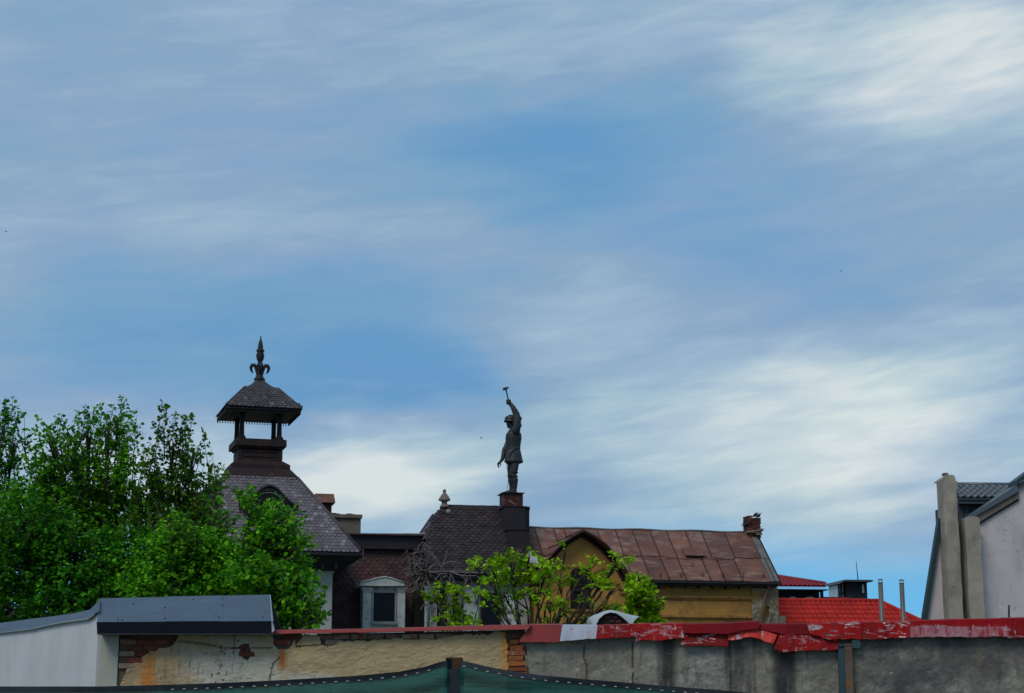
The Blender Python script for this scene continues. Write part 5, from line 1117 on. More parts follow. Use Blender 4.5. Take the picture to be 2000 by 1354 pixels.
# belt, sash, hem
def oval(y, rx, ry, r_, tilt=0.): 
    m = MB(); m.tube([P3(374 + rx * math.cos(t), y + tilt * math.cos(t), ry * math.sin(t)) for t in [2*math.pi*j/28 for j in range(29)]], r_ * k_, 6); return m
oval(604, 57, 52, 5, -2).build('belt', 'bronze', ST); oval(720, 80, 69, 4, 6).build('tunic_hem', 'bronze', ST); oval(655, 66, 60, 2.5, 3).build('tunic_fold', 'bronze', ST)
m = MB(); m.tube([P3(392, 604, -54), P3(368, 612, -58), P3(348, 634, -58), P3(334, 664, -54), P3(328, 700, -46)], [6*k_, 8*k_, 8*k_, 7*k_, 5*k_], 6); m.build('sash', 'bronze', ST)
m = MB(); m.tube([P3(311, 700, -10), P3(313, 760, -8), P3(322, 815, -12), P3(326, 845, -20), P3(322, 900, -22), P3(314, 968, -24)], 2.0 * k_, 5); m.build('hanging_wire', 'dark_trim', ST)
for xx, yy in ((352, 820), (350, 852)): m = MB(); m.tube([P3(xx + 36 * math.cos(t), yy + 4*math.sin(t), -24 + 33 * math.sin(t)) for t in [2*math.pi*j/20 for j in range(21)]], 3.5 * k_, 6) ; m.v = [v + Vector((20*k_, 0, 0)) for v in m.v]; m.build('boot_cuff', 'bronze', ST)
# ------------------------------------------------------------------ red tiled roof with flue pipes
Rf = Frame(0, 62, 6)
def r_(px, py, v=0.): return Rf.hit(px, py, v)
def pantile(w, L, th=.018, amp=.048, n=8):
    """one pressed tile: rolled crown, trough, stepped front edge"""
    vs = []; 
    for j, t in enumerate((0, L)):
        for i in range(n + 1):
            x = i / n; z = amp * (.5 + .5 * math.cos(2 * math.pi * (x - .25))) ** 1.6; vs.append(((x - .5) * w, t, z + (.045 if j == 0 else 0)))
    fr_ = [(a, b, c_ - .045) for a, b, c_ in vs[:n + 1]]
    k = n + 1; return vs + fr_, [(i, i + 1, k + i + 1, k + i) for i in range(n)] + [(2*k + i, 2*k + i + 1, i + 1, i) for i in range(n)]
def tiled(parent, P0, X, Y, poly, w, L, mat, cap=300, rest='tile_rows', key=None):
    X = Vector(X).normalized(); Y = Vector(Y).normalized(); Nn = X.cross(Y); Nn = Nn if Nn.z > 0 else -Nn
    vs, fs = pantile(w, L * 1.04); me = MB().add(vs, fs, True).mesh('tile', fix=False)
    for p in me.polygons: p.use_smooth = True
    me.materials.append(MATS[mat]); out = []
    t = min(p[1] for p in poly); t1 = max(p[1] for p in poly); s0 = min(p[0] for p in poly); s1 = max(p[0] for p in poly)
    while t < t1:
        s = s0 + w / 2
        while s < s1:
            if inpoly(s, t + L / 2, poly): out.append((Vector(P0) + X * s + Y * t + Nn * .01, s, t))
            s += w
        t += L
    if key: out.sort(key=lambda q: key(q[1], q[2]))
    for p, s, t in out[:cap]: inst('tile', me, parent, p, (X, Y, X.cross(Y)))
    if out[cap:]:
        mb = MB()
        for p, s, t in out[cap:]: mb.add([p + X * a + Y * b + X.cross(Y) * c_ for a, b, c_ in vs], fs, True)
        mb.build(rest, mat, parent, fix=False, kind='stuff')
RH = thing('red_roofed_house', 'house under a bright red tile-pattern roof right of the ochre house', 'house', Rf, (r_(1640,1200).x, 1, 0))
zr_ = r_(1620, 1176, 2.2).z; a_u, b_u = r_(1490, 1176, 2.2).x, r_(1716, 1173, 2.2).x
tan_ = math.tan(R(31)); vEv = -3.0; zEr = zr_ - (2.2 - vEv) * tan_
Yr = Vector((0, 1, tan_)).normalized(); LLr = (2.2 - vEv) / Yr.y
hp = Rf.hitp(1795, 1214, Vector((0, 2.2, zr_)), Vector((0, -tan_, 1)).normalized())
# hip direction on slope
dhx = (hp.x - b_u) / (2.2 - hp.y); xE = b_u + dhx * (2.2 - vEv)
P0r = Vector((a_u - 2, vEv, zEr)); poly = [(0, 0), (xE - a_u + 2, 0), (b_u - a_u + 2, LLr), (0, LLr)]
m = MB(); Nr = Vector((0, -tan_, 1)).normalized()
m.slab([P0r, Vector((xE, vEv, zEr)), Vector((b_u, 2.2, zr_)), Vector((a_u - 2, 2.2, zr_))], Nr, .05)
m.slab([Vector((xE, vEv, zEr)), Vector((xE, 7.4, zEr)), Vector((b_u, 2.2, zr_))], Vector((.6, 0, .8)), .05)
m.slab([Vector((a_u - 2, 2.2, zr_)), Vector((b_u, 2.2, zr_)), Vector((xE, 7.4, zEr)), Vector((a_u - 2, 7.4, zEr))], Vector((0, .5, .86)), .05)
rd = m.build('roof', 'dark_red_sheet', RH)
keep = (r_(1640, 1195).z)
tiled(rd, P0r, X1, Yr, poly, .193, .36, 'tile_red', cap=300, key=lambda s, t: -t)
m = MB(); m.tube([Vector((a_u - 2, 2.2, zr_ + .05)), Vector((b_u, 2.2, zr_ + .05))], .09, 10); m.build('ridge_cap', 'tile_red', rd)
m = MB(); m.tube([Vector((b_u, 2.2, zr_ + .05)), Vector((xE, vEv, zEr + .05))], .09, 10); m.build('hip_cap', 'tile_red', rd)
m = MB(); m.box((a_u - 1.8, vEv + .5, 0), (xE - .5, 7.0, zEr - .02)); m.build('wall', 'white_render', RH)
sj = Vector((r_(1545,1178,2.2).x, 2.2, zr_)); m = MB(); q = Rf.hitp(1557, 1217, Vector((0, 2.2, zr_)), Nr); m.tube([sj + Nr * .05, sj + Nr * .05 + (q - sj) * 2], .012, 5); m.build('sheet_joint', 'salmon_sheet', rd)
for i, (px, pt, pb) in enumerate(((1719.5, 1138, 1222), (1761, 1139, 1222))):
    G_ = Frame(0, 52, 0); p = G_.hit(px, pt); q = G_.hit(px + 1, pb); 
    FP = thing('flue_pipe', ('taller-looking left' if i == 0 else 'right') + ' steel flue pipe with small cage cowl in front of the red roof' if i == 0 else 'right steel flue pipe with cage cowl, nearer the grey chimneys', 'chimney pipe', G_, (p.x, 0, 0), 'flue pipes')
    FP['label'] = 'left steel flue pipe with cage cowl, crossing the end of the red ridge' if i == 0 else 'right steel flue pipe with cage cowl, crossing the sloping red hip'
    m = MB(); m.lathe((p.x, 0, 0), [(.072, 0), (.072, p.z)], 16); m.build('pipe', 'galv_pipe', FP)
    m = MB(); m.lathe((p.x, 0, p.z), [(.074, -.02), (.078, .0), (.06, .01)], 16); m.build('collar', 'galv_pipe', FP)
    for a in range(4):
        t = a * math.pi / 2 + .5; m = MB(); m.tube([(p.x + .055*math.cos(t), .055*math.sin(t), p.z), (p.x + .07*math.cos(t), .07*math.sin(t), p.z + .075)], .006, 5); m.build('cowl_strut', 'galv_pipe', FP)
    m = MB(); m.lathe((p.x, 0, p.z + .07), [(.085, 0), (.085, .01), (.01, .05)], 16); m.build('cowl_cap', 'galv_pipe', FP)
# ------------------------------------------------------------------ distant houses
Dd = Frame(0, 90, 8)
def d9(px, py, v=0.): return Dd.hit(px, py, v)
FH = thing('far_house', 'distant dark house with maroon tiled roof and white balcony rail', 'house', Dd, (d9(1560,1160).x, 2, 0))
ev = -1.0; ez = d9(1570, 1144.5, ev).z; ra = d9(1480, 1119, 2.0); rb = d9(1612, 1141, 2.0)
xe1 = d9(1613, 1144.5, ev).x; rz = d9(1522, 1127, 1.5).z; sl9 = (rz - ez) / 2.5; Y9 = Vector((0, 1, sl9)).normalized(); N9 = Vector((0, -sl9, 1)).normalized()
P9 = Vector((d9(1460, 1145, ev).x, ev, ez))
def q9(px, py): return Dd.hitp(px, py, P9, N9)
ph = [P9, Vector((xe1, ev, ez)), q9(1612, 1141), q9(1522, 1127), q9(1470, 1119)]
m = MB(); m.slab(ph, N9, .05); f9 = m.build('roof', 'dark_red_sheet', FH)
tiled(f9, P9, X1, Y9, [((p - P9).x, (p - P9).dot(Y9)) for p in ph], .25, .35, 'tile_maroon', cap=200)
m = MB(); m.tube([q9(1470, 1119) + N9*.05, q9(1522, 1127) + N9*.05, q9(1612, 1141) + N9*.05], .08, 8); m.build('hip_cap', 'tile_maroon', f9)
m = MB(); a, b = d9(1450, 1146.5, ev), d9(1611, 1149, ev); m.box((a.x, ev - .03, b.z), (b.x, ev + .05, a.z)); m.build('fascia', 'far_white', FH)
m = MB(); a, b = d9(1450, 1149.5, ev - .1), d9(1618, 1153, ev - .1); m.box((a.x, ev - .1, b.z), (b.x, 4, a.z)); m.build('eaves_beam', 'far_wall_dark', FH)
a, b = d9(1450, 1190, 0), d9(1600, 1153, 0); m = MB(); m.box((a.x, 0, 0), (b.x, 5, b.z)); m.build('wall', 'far_wall_dark', FH)
m = MB(); a, b = d9(1604, 1180, -.6), d9(1608, 1153, -.6); m.box((a.x, -.6, 0), (b.x, -.45, b.z)); m.build('porch_post', 'far_wall_dark', FH)
m = MB(); a, b = d9(1526, 1154.3, -.1), d9(1558, 1153, -.1); m.box((a.x, -.12, a.z), (b.x, -.02, b.z)); m.build('lamp_strip', 'far_white', FH)
for xa, xb in ((1524, 1539), (1541, 1555)):
    a, b = d9(xa, 1173, -.02), d9(xb, 1164, -.02); w_ = MB().box((a.x, -.05, a.z), (b.x, -.001, b.z)).build('window', 'far_wall_dark', FH); MB().box((a.x + .05, -.06, a.z + .04), (b.x - .05, -.051, b.z - .05)).build('pane', 'far_glass' if xa > 1530 else 'glass_dark', w_)
m = MB(); rv = -2.2
m.tube([d9(1450, 1169, rv), d9(1630, 1171, rv)], .03, 6)
for i in range(9): p = d9(1474 + i * 24.5 - 24, 1169.3, rv); m.tube([p, p + Vector((0, 0, -1.0))], .025, 5)
m.build('balcony_rail', 'far_white', FH)
m = MB(); a, b = d9(1610, 1190, -.5), d9(1660, 1166.5, -.5); m.box((a.x, -.5, 0), (b.x, 3, b.z)); m.build('flat_annexe', 'tile_maroon', FH)
UM = thing('awning_canopy', 'small grey-brown canopy peak showing over the balcony rail of the distant house', 'canopy', Dd, (d9(1583,1170,-1.2).x, -1.2, 0))
a, b, cc = d9(1569, 1170.5, -1.2), d9(1598, 1170.5, -1.2), d9(1583, 1163.5, -.8); m = MB(); m.add([a, b, b + Vector((0, 1.2, 0)), a + Vector((0, 1.2, 0)), Vector((cc.x, -.6, cc.z))], [(0,1,4),(1,2,4),(2,3,4),(3,0,4),(3,2,1,0)]); m.build('cloth', 'verge_grey', UM)
m = MB(); m.tube([(cc.x, -.6, 0), (cc.x, -.6, cc.z - .02)], .03, 6); m.build('pole', 'far_wall_dark', UM)
PH = thing('rooftop_penthouse', 'small dark glazed rooftop room with flat slab roof on the far skyline', 'roof structure', Dd, (d9(1668,1160,3).x, 3, 0))
def pH(px, py): return Dd.hit(px, py, 3)
a, b = pH(1653.5, 1175), pH(1693, 1138); m = MB(); m.box((a.x, 3, 0), (b.x, 5, b.z)); m.build('wall', 'far_wall_dark', PH)
# glazed left side bay
g0, g1 = pH(1641.5, 1166), pH(1652.5, 1139); m = MB(); m.box((g0.x, 3.3, g0.z), (g1.x, 5, g1.z)); gl = m.build('glazed_bay', 'far_glass', PH)
for x_ in (1641.5, 1646.5, 1652.3): p = pH(x_, 1170); m = MB(); m.box((p.x - .035, 3.2, p.z), (p.x + .035, 3.29, g1.z)); m.build('mullion', 'far_wall_dark', gl)
m = MB(); m.box((g0.x, 3.2, pH(1645,1158).z - .03), (g1.x, 3.28, pH(1645,1158).z + .03)); m.build('transom', 'far_wall_dark', gl)
m = MB(); m.box((g0.x - .05, 3.1, 0), (g1.x, 5, g0.z)); m.build('bay_sill', 'far_wall_dark', PH)
a, b, c_ = pH(1635, 1141), pH(1644, 1133.5), pH(1699, 1137.5); m = MB(); m.prism([(a.x, a.z), (a.x + .1, a.z + .1), (b.x, b.z), (c_.x, b.z), (c_.x, c_.z), (b.x, c_.z)], 2.5, 5.4); m.build('roof_slab', 'slate_blue_clad', PH)
a, b = pH(1682, 1160), pH(1688, 1141); w_ = MB().box((a.x, 2.97, a.z), (b.x, 2.999, b.z)).build('window', 'far_wall_dark', PH); MB().box((a.x + .05, 2.95, a.z + .05), (b.x - .04, 2.969, b.z - .03)).build('pane', 'far_glass', w_)
AN = thing('antenna', 'thin whip antenna standing on the far rooftop room', 'antenna', Dd, (pH(1674,1134).x, 4, pH(1674,1134).z))
m = MB(); p, q = Dd.hit(1676, 1134, 4), Dd.hit(1672, 1096, 4); m.tube([p, p.lerp(q, .5), q], [.03, .022, .012], 6); m.build('whip', 'dark_trim', AN)

# ------------------------------------------------------------------ right hand house with twin chimneys
B = Frame(at(1870,1200,45).x, 45, 3)
def b_(px, py, v=0.): return B.hit(px, py, v)
BH = thing('mauve_gable_house', 'pale mauve rendered gable wall with dark coping at the right edge of frame', 'house', B, (b_(1900,1200).x, .3, 0))
wp = [(1799,1250),(1808,1190),(1822,1105),(1836,1020),(1850,1000),(1880,1030),(1900,1028),(1914,1020),(1950,999),(1989,976),(1989,950),(2060,905),(2160,850),(2160,1250)]
pw = uz(B, wp, 0); pw[0] = (pw[0][0] - .1, 0); pw[-1] = (pw[-1][0], 0); m = MB(); m.prism(pw, 0, .3); m.build('wall', 'mauve_render', BH)
def rake(name, P, v0, v1, th, mat): 
    m = MB(); T = [b_(x, y, v0) for x, y in P]; m.hexa([(T[0].x, v0, T[0].z), (T[1].x, v0, T[1].z), (T[2].x, v0, T[2].z), (T[3].x, v0, T[3].z)], [(T[0].x, v1, T[0].z), (T[1].x, v1, T[1].z), (T[2].x, v1, T[2].z), (T[3].x, v1, T[3].z)]); return m.build(name, mat, BH)
rake('raking_coping', [(1888,1012),(1903,1010),(1990,960),(1986,947)], -.16, .45, 0, 'tile_grey')
rake('coping_band', [(1903,1011),(1913,1020),(1990,973),(1990,960.5)], -.10, -.001, 0, 'chimney_render')
rake('coping_shadow_strip', [(1911,1020.5),(1915,1023),(1990,978),(1990,973.5)], -.05, -.001, 0, 'dark_trim')  # thin dark strip drawn as the shadow line below the coping
rake('upper_coping', [(1986,947),(1986,938),(2080,868),(2080,884)], -.2, .5, 0, 'teal_fascia')
rake('upper_band', [(1987,957),(1987,947.5),(2080,884.5),(2080,900)], -.10, -.001, 0, 'chimney_render')
rake('verge_fascia', [(1802,1216),(1811,1216),(1841,1012),(1834,1012)], -.12, .10, 0, 'teal_fascia')
m = MB(); a = b_(1802, 1216, -.12); b = b_(1811, 1216, -.12); m.hexa([(a.x - .55, -.12, 0), (b.x - .5, -.12, 0), (b.x - .5, .10, 0), (a.x - .55, .10, 0)], [(a.x, -.12, a.z - .004), (b.x, -.12, a.z - .004), (b.x, .10, a.z - .004), (a.x, .10, a.z - .004)]); m.build('verge_lower', 'teal_fascia', BH)
m = MB(); m.tube([b_(1971, 1182, -.005), b_(1970.3, 1196, -.005), b_(1971.5, 1214, -.005)], .022, 6); m.build('iron_stub', 'dark_trim', BH)
# twin chimneys
def chim(label, xm, xr_, yt, d, jag, hip=0):
    T = thing('rendered_chimney', label, 'chimney', B, (b_(xm, 1200, -d).x, -d, 0), 'twin chimneys on the gable wall')
    p, q = b_(xm, yt, -d), b_(xr_, yt, -d); rg = random.Random(int(xm)); nz2 = 26; vs = []; fs = []
    x0_, x1_ = p.x, q.x; lv = []
    for i in range(nz2 + 1):
        z_ = p.z * i / nz2; j = lambda k_: fbm(k_, z_ * 2.5, xm) * .018
        lv.append([(x0_ + j(1), -d + j(2), z_), (x1_ + j(3), -d + j(4), z_), (x1_ + j(3), .05, z_), (x0_ + j(1), .05, z_)])
    vs = [v for r in lv for v in r]; fs = [(i*4+a, i*4+(a+1)%4, (i+1)*4+(a+1)%4, (i+1)*4+a) for i in range(nz2) for a in range(4)] + [(3,2,1,0), tuple(range(4*nz2, 4*nz2+4))]
    m = MB(); m.add(vs, fs); m.build('shaft', 'chimney_tan', T); return T, p, q, x0_, x1_
T, p, q, x0_, x1_ = chim('taller left chimney of grey-tan render with broken top edge against the sky', 1841, 1867, 936, .50, 1)
m = MB(); m.hexa([(x0_, -.5, p.z), (x1_, -.5, p.z), (x1_, .3, p.z), (x0_, .3, p.z)], [(x0_ + .10, -.5, p.z + .12), (x1_ - .05, -.5, p.z + .11), (x1_ - .05, .25, p.z + .10), (x0_ + .12, .25, p.z + .10)]); m.build('top_course', 'chimney_tan', T)
m = MB(); m.box((x0_ + .08, -.4, p.z + .121), (x0_ + .19, -.2, p.z + .18)); m.build('pot_stub', 'verge_grey', T)
m = MB(); m.box((x1_ - .01, -.49, p.z - .3), (x1_ + .05, -.3, p.z - .05)); m.v = [v + Vector([rnd.uniform(-.02,.02) for _ in range(3)]) for v in m.v]; m.build('broken_brick', 'chimney_tan', T)
T, p, q, x0_, x1_ = chim('shorter right chimney of tan render standing under the raking coping', 1884.5, 1913, 1014, .50, 0)
m = MB(); m.hexa([(x0_, -.5, p.z), (x1_, -.5, p.z), (x1_, .05, p.z), (x0_, .05, p.z)], [(x0_ + .12, -.5, p.z + .07), (x1_ - .04, -.5, p.z + .06), (x1_ - .04, .05, p.z + .05), (x0_ + .12, .05, p.z + .05)]); m.build('top_course', 'chimney_tan', T)
# tiled dormer behind
DR = thing('tiled_dormer', 'dormer with grey tile-pattern roof between the tall chimney and the gable coping', 'dormer', B, (b_(1920,1000,1.2).x, 1.6, 5))
dv0, dv1 = .9, 2.6
e_0, e_1 = b_(1866, 973, dv0), b_(1990, 976, dv0); zt3 = b_(1900, 948.5, dv1).z; ez3 = e_0.z; Y3 = Vector((0, dv1 - dv0, zt3 - ez3)).normalized(); L3 = math.hypot(dv1 - dv0, zt3 - ez3); N3 = X1.cross(Y3)
u_l0, u_l1 = e_0.x, b_(1868, 948, dv1).x
m = MB(); m.slab([Vector((u_l0, dv0, ez3)), Vector((e_1.x + .8, dv0, ez3)), Vector((e_1.x + .8, dv1, zt3)), Vector((u_l1, dv1, zt3))], N3, .05); d3 = m.build('roof', 'tile_grey', DR)
tiled(d3, Vector((u_l0, dv0, ez3)), X1, Y3, [(0,0),(e_1.x + .8 - u_l0,0),(e_1.x + .8 - u_l0,L3),(u_l1 - u_l0,L3)], .186, .33, 'tile_grey', cap=140)
m = MB(); m.tube([Vector((u_l1 - .02, dv1, zt3 + .03)), Vector((e_1.x + .8, dv1, zt3 + .03))], .06, 8); m.build('ridge_cap', 'tile_grey', d3)
m = MB(); m.box((u_l0 + .25, dv0 + .35, 4.5), (e_1.x + .8, dv1 + 1, ez3 - .02)); m.build('wall', 'slate_blue_clad', DR)
m = MB(); m.box((u_l0 + .12, dv0 + .05, ez3 - .14), (e_1.x + .7, dv0 + .34, ez3 - .03)); m.build('eaves_board', 'slate_blue_clad', DR)
for x_ in (1876, 1886): p = b_(x_, 980, dv0 + .3); m = MB(); m.box((p.x - .06, dv0 + .26, 5), (p.x + .06, dv0 + .345, ez3 - .15)); m.build('corner_board', 'slate_blue_clad', DR)
m = MB(); p = b_(1886, 991, dv0 + .3); m.box((p.x, dv0 + .28, p.z - .07), (e_1.x, dv0 + .34, p.z)); m.build('cross_rail', 'slate_blue_clad', DR)
m = MB(); a = b_(1863, 964, .3); b = b_(1874, 1025, .3); m.hexa([(a.x, .3, b.z), (b.x, .3, b.z), (b.x, 1.2, b.z), (a.x, 1.2, b.z)], [(a.x, .3, a.z - .1), (b.x, .3, a.z - .35), (b.x, 1.2, a.z - .35), (a.x, 1.2, a.z - .1)]); m.build('cheek_board', 'slate_blue_clad', DR)

# ------------------------------------------------------------------ bent white metal hood on a low chimney
Hf = Frame(0, 34, 0)
def h_(px, py, v=0.): return Hf.hit(px, py, v)
HC = thing('hooded_chimney', 'low brick chimney under an upturned white metal hood, just above the red coping', 'chimney', Hf, (h_(1203,1210).x, .2, 0))
a, b = h_(1164, 1232, 0), h_(1236, 1200, 0); m = MB(); m.box((a.x + .08, 0, 0), (b.x - .08, .5, h_(1200,1213).z)); m.build('stack', 'brick_chimney', HC)
inn = [(1162,1232),(1164,1221),(1170,1209),(1180,1200),(1192,1196),(1204,1198),(1216,1206),(1226,1215),(1233,1222)]
out_ = [(1154,1219),(1149.5,1206.5),(1160,1201.5),(1174,1196.5),(1187,1193),(1203,1194),(1222,1199),(1240,1202.5),(1249,1204)]
m = MB(); I_ = [h_(x, y, -.22) for x, y in inn]; O_ = [h_(x, y, -.05) for x, y in out_]; K2 = []
for lvl in range(5):
    t = lvl / 4
    for p, q in zip(I_, O_):
        w_ = p.lerp(q, t); w_.z += .03 * math.sin(math.pi * t); K2.append(w_)
n9 = len(I_); K2 += [p + Vector((0, .9, -.02)) for p in O_]
fs = [(l*n9+i, l*n9+i+1, (l+1)*n9+i+1, (l+1)*n9+i) for l in range(5) for i in range(n9-1)]
NV = len(K2); m.add(K2 + [p + Vector((0, .006, -.008)) for p in K2], fs + [tuple(NV + x for x in f[::-1]) for f in fs], True); m.build('hood', 'white_metal', HC, fix=False)
m = MB(); m.prism([(p.x, p.z) for p in I_], -.12, -.06); m.build('hood_interior', 'brown_wood', HC)
for i in range(5):
    m = MB(); p = h_(1183 + i * 7, 1205 + (i % 2) * 8, -.14); m.box((p.x, -.15, p.z - .035), (p.x + .10, -.121, p.z + .02)); m.build('brick', 'brick_chimney', HC, bevel=.006)

# ------------------------------------------------------------------ trees
def leaf_mesh(L):   # list of (pos, dir, normal, size)
    n = len(L); P = np.array([l[0] for l in L]); D = np.array([l[1] for l in L]); Nn = np.array([l[2] for l in L]); S = np.array([l[3] for l in L])[:, None]
    D /= np.linalg.norm(D, axis=1)[:, None]; Sx = np.cross(D, Nn); Sx /= (np.linalg.norm(Sx, axis=1)[:, None] + 1e-9); Nn = np.cross(Sx, D)
    tpl = [(0,0,0),(.46,.22,.05),(.40,.62,.06),(0,1.0,-.04),(-.40,.62,.06),(-.46,.22,.05),(0,.45,-.05)]
    V = np.stack([P + S * (Sx * a + D * b + Nn * c_) for a, b, c_ in tpl], axis=1).reshape(-1, 3)
    F_ = np.array([(0,1,6),(1,2,6),(2,3,6),(3,4,6),(4,5,6),(5,0,6)]); FF = (np.arange(n)[:, None, None] * 7 + F_[None]).reshape(-1, 3)
    me = bpy.data.meshes.new('leaves'); me.vertices.add(len(V)); me.vertices.foreach_set('co', V.ravel()); me.loops.add(FF.size); me.loops.foreach_set('vertex_index', FF.ravel().astype(np.int32))
    me.polygons.add(len(FF)); me.polygons.foreach_set('loop_start', (np.arange(len(FF)) * 3).astype(np.int32)); me.polygons.foreach_set('loop_total', np.full(len(FF), 3, dtype=np.int32)); me.update(); me.validate(); return me
def rv(rg): 
    while True:
        v = Vector((rg.uniform(-1,1), rg.uniform(-1,1), rg.uniform(-1,1)))
        if .05 < v.length < 1: return v
def tree(name, label, cat, Y, foot, blobs, shoots, leafsize, mat, seed, trunk_r=.16, dens=1., layer=False, group=None, twig=.5, limbmat='bark'):
    """blobs: (px,py,rx_px,ry_px,count); shoots: (x0,y0,x1,y1) upright leafy shoots"""
    rg = random.Random(seed); f = Frame(0, Y, 0); m_px = Y / FPX
    base = f.hit(foot, 1300); base.z = 0
    T = thing(name, label, cat, f, (base.x, 0, 0), group)
    wood = MB(); leaves = []
    cxs = sum(b[0] for b in blobs) / len(blobs); low = max(b[1] for b in blobs)
    fork = f.hit(foot, 1250); fork = Vector((base.x, 0, max(1.6, fork.z * .8)))
    wood.tube([Vector((base.x, 0, -.05)), Vector((base.x + .05, .05, fork.z * .5)), fork], [trunk_r * 1.3, trunk_r, trunk_r * .85], 10)
    def add_leaf(p, out):
        d = (out + rv(rg) * .9 + Vector((0, 0, -.25))).normalized(); n_ = (Vector((0, 0, 1.0)) + rv(rg) * (.55 if layer else 1.0)).normalized()
        leaves.append((tuple(p), tuple(d), tuple(n_), leafsize * rg.uniform(.6, 1.2)))
    def spray(p, d, L, nl, r=.006, wd=True):
        """a twig with alternating leaves"""
        e = p + d * L; mid = p.lerp(e, .5) + rv(rg) * L * .12; 
        if wd: wood.tube([p, mid, e], [r, r * .7, r * .35], 4, cap=False)
        for i in range(nl):
            t = (i + .6) / nl; q = p.lerp(mid, t * 2) if t < .5 else mid.lerp(e, t * 2 - 1)
            side = rv(rg); side = (side - d * side.dot(d)).normalized(); add_leaf(q + side * leafsize * .2, side * .8 + d * .5)
    for (bx, by, rx, ry, cnt) in blobs:
        c0 = f.hit(bx, by); dep = rg.uniform(-.5, .5); c0.y += dep; RX, RY = rx * m_px, ry * m_px; RD = min(RX * 1.0, 2.2)
        # limb from the fork to the heart of this clump
        a = fork; mid = a.lerp(c0, .5) + Vector((rg.uniform(-.2,.2), rg.uniform(-.2,.2), -.1 * (c0 - a).length * .3)); r0 = trunk_r * .5
        pth = [a, a.lerp(mid, .5) + rv(rg) * .08, mid, mid.lerp(c0, .6) + rv(rg) * .08, c0 + Vector((0, 0, RY * .3))]; wood.tube(pth, [r0, r0 * .8, r0 * .6, r0 * .42, r0 * .2], 7)
        hubs = [c0] + [c0 + Vector((v.x * RX, v.y * RD, v.z * RY)) * .6 for v in [rv(rg) for _ in range(5)]]
        for h_p in hubs[1:]: wood.tube([c0.lerp(mid, .3), c0.lerp(h_p, .5) + rv(rg) * .1, h_p], [r0 * .35, r0 * .22, r0 * .12], 5)
        for _ in range(int(cnt * dens)):
            v = rv(rg); v = v * (v.length ** -.35); p = c0 + Vector((v.x * RX, v.y * RD, v.z * RY)) * rg.uniform(.75, 1.05)
            hb2 = min(hubs, key=lambda h_: (h_ - p).length); d = ((p - hb2).normalized() * .6 + Vector((v.x, v.y, v.z * .6)) * .4 + Vector((0, 0, .0 if layer else .35)) + rv(rg) * .4)
            if layer: d.z *= .25
            d.normalize(); spray(p, d, twig * rg.uniform(.6, 1.2), rg.randint(7, 12), wd=rg.random() < .5)
            if rg.random() < .25: wood.tube([hb2, hb2.lerp(p, .5) + rv(rg) * .07, p], [.014, .010, .006], 4, cap=False)
    for (xa, ya, xb, yb) in shoots:
        p, q = f.hit(xa, ya), f.hit(xb, yb); dy_ = rg.uniform(-.9, .9); p.y += dy_; q.y += dy_ * 1.2; L = (q - p).length; ax = (q - p).normalized()
        mid = p.lerp(q, .5) + rv(rg) * L * .05; wood.tube([p, mid, q], [.022, .014, .004], 5)
        ns_ = int(L / .16)
        for i in range(ns_):
            t = (i + rg.random()) / ns_
            if rg.random() < .22: continue
            o = p.lerp(mid, t * 2) if t < .5 else mid.lerp(q, t * 2 - 1); side = rv(rg); side = (side - ax * side.dot(ax)).normalized()
            spray(o, (side * .7 + ax * .8).normalized(), rg.uniform(.12, .42) * (1.15 - t * .7), rg.randint(4, 7), .005)
    me = leaf_mesh(leaves); me.materials.append(MATS[mat]); me.transform(Matrix.Translation(-base_of(T))); o = bpy.data.objects.new('crown', me); COL.objects.link(o); o.parent = T
    wood.build('trunk', limbmat, T, fix=False); return len(leaves)
NL = 0
ENV = [(-60,800),(0,790),(40,782),(50,800),(60,860),(75,832),(100,806),(125,797),(148,850),(160,830),(172,786),(200,780),(215,784),(222,772),(242,768),(258,800),(275,822),(290,880),(302,860),(318,800),(330,790),(350,802),(372,812),(388,832),(402,870),(404,905),(430,908),(445,905),(460,945)]
def env(x): return float(np.interp(x, [e[0] for e in ENV], [e[1] for e in ENV]))
def autoshoots(xa, xb, n, seed, lean=.12, depth=95, length=(110, 190), cx=None):
    rg = random.Random(seed); out = []
    for i in range(n):
        x = xa + (xb - xa) * (i + rg.random()) / n; top = env(x) + (rg.uniform(0, 14) if rg.random() < .4 else rg.uniform(10, depth)); L = rg.uniform(*length); c_ = (xa + xb) / 2 if cx is None else cx
        out.append((x - (x - c_) * rg.uniform(.15, .5) + rg.uniform(-42, 42), top + L * rg.uniform(.6, 1.1), x, top))
    return out
NL += tree('leafy_tree', 'tall thin-topped green tree cut by the left edge of frame', 'tree', 50, -30, [(-20,1010,60,60,170),(10,1090,60,70,170),(-40,1180,80,60,120),(0,930,28,40,26),(20,860,22,26,12)],
     autoshoots(-60, 58, 26, 1), .112, 'leaf_dark', 21, dens=1.2)
NL += tree('leafy_tree', 'broad dense green tree with highest leafy tips, left of the lantern tower', 'tree', 49, 190, [(130,1010,80,50,300),(220,1020,70,50,260),(60,1000,50,50,150),(120,930,40,34,60),(180,940,40,34,60),(235,940,40,34,60),(80,930,30,30,40),(105,860,22,24,14),(175,850,24,28,18),(220,840,22,26,16),(245,870,22,26,14),(140,890,24,22,16)],
     autoshoots(62, 290, 62, 2, depth=120), .112, 'leaf_mid', 22, trunk_r=.2, dens=1.2)
NL += tree('leafy_tree', 'green tree with loose airy right side reaching towards the tower', 'tree', 48, 330, [(320,1020,66,50,230),(390,1040,45,40,120),(300,960,36,36,60),(350,950,26,30,36),(340,870,22,30,16),(375,880,16,20,8),(400,950,22,18,12)],
     autoshoots(285, 455, 40, 3, depth=110, cx=340), .108, 'leaf_olive', 23, dens=1.2)
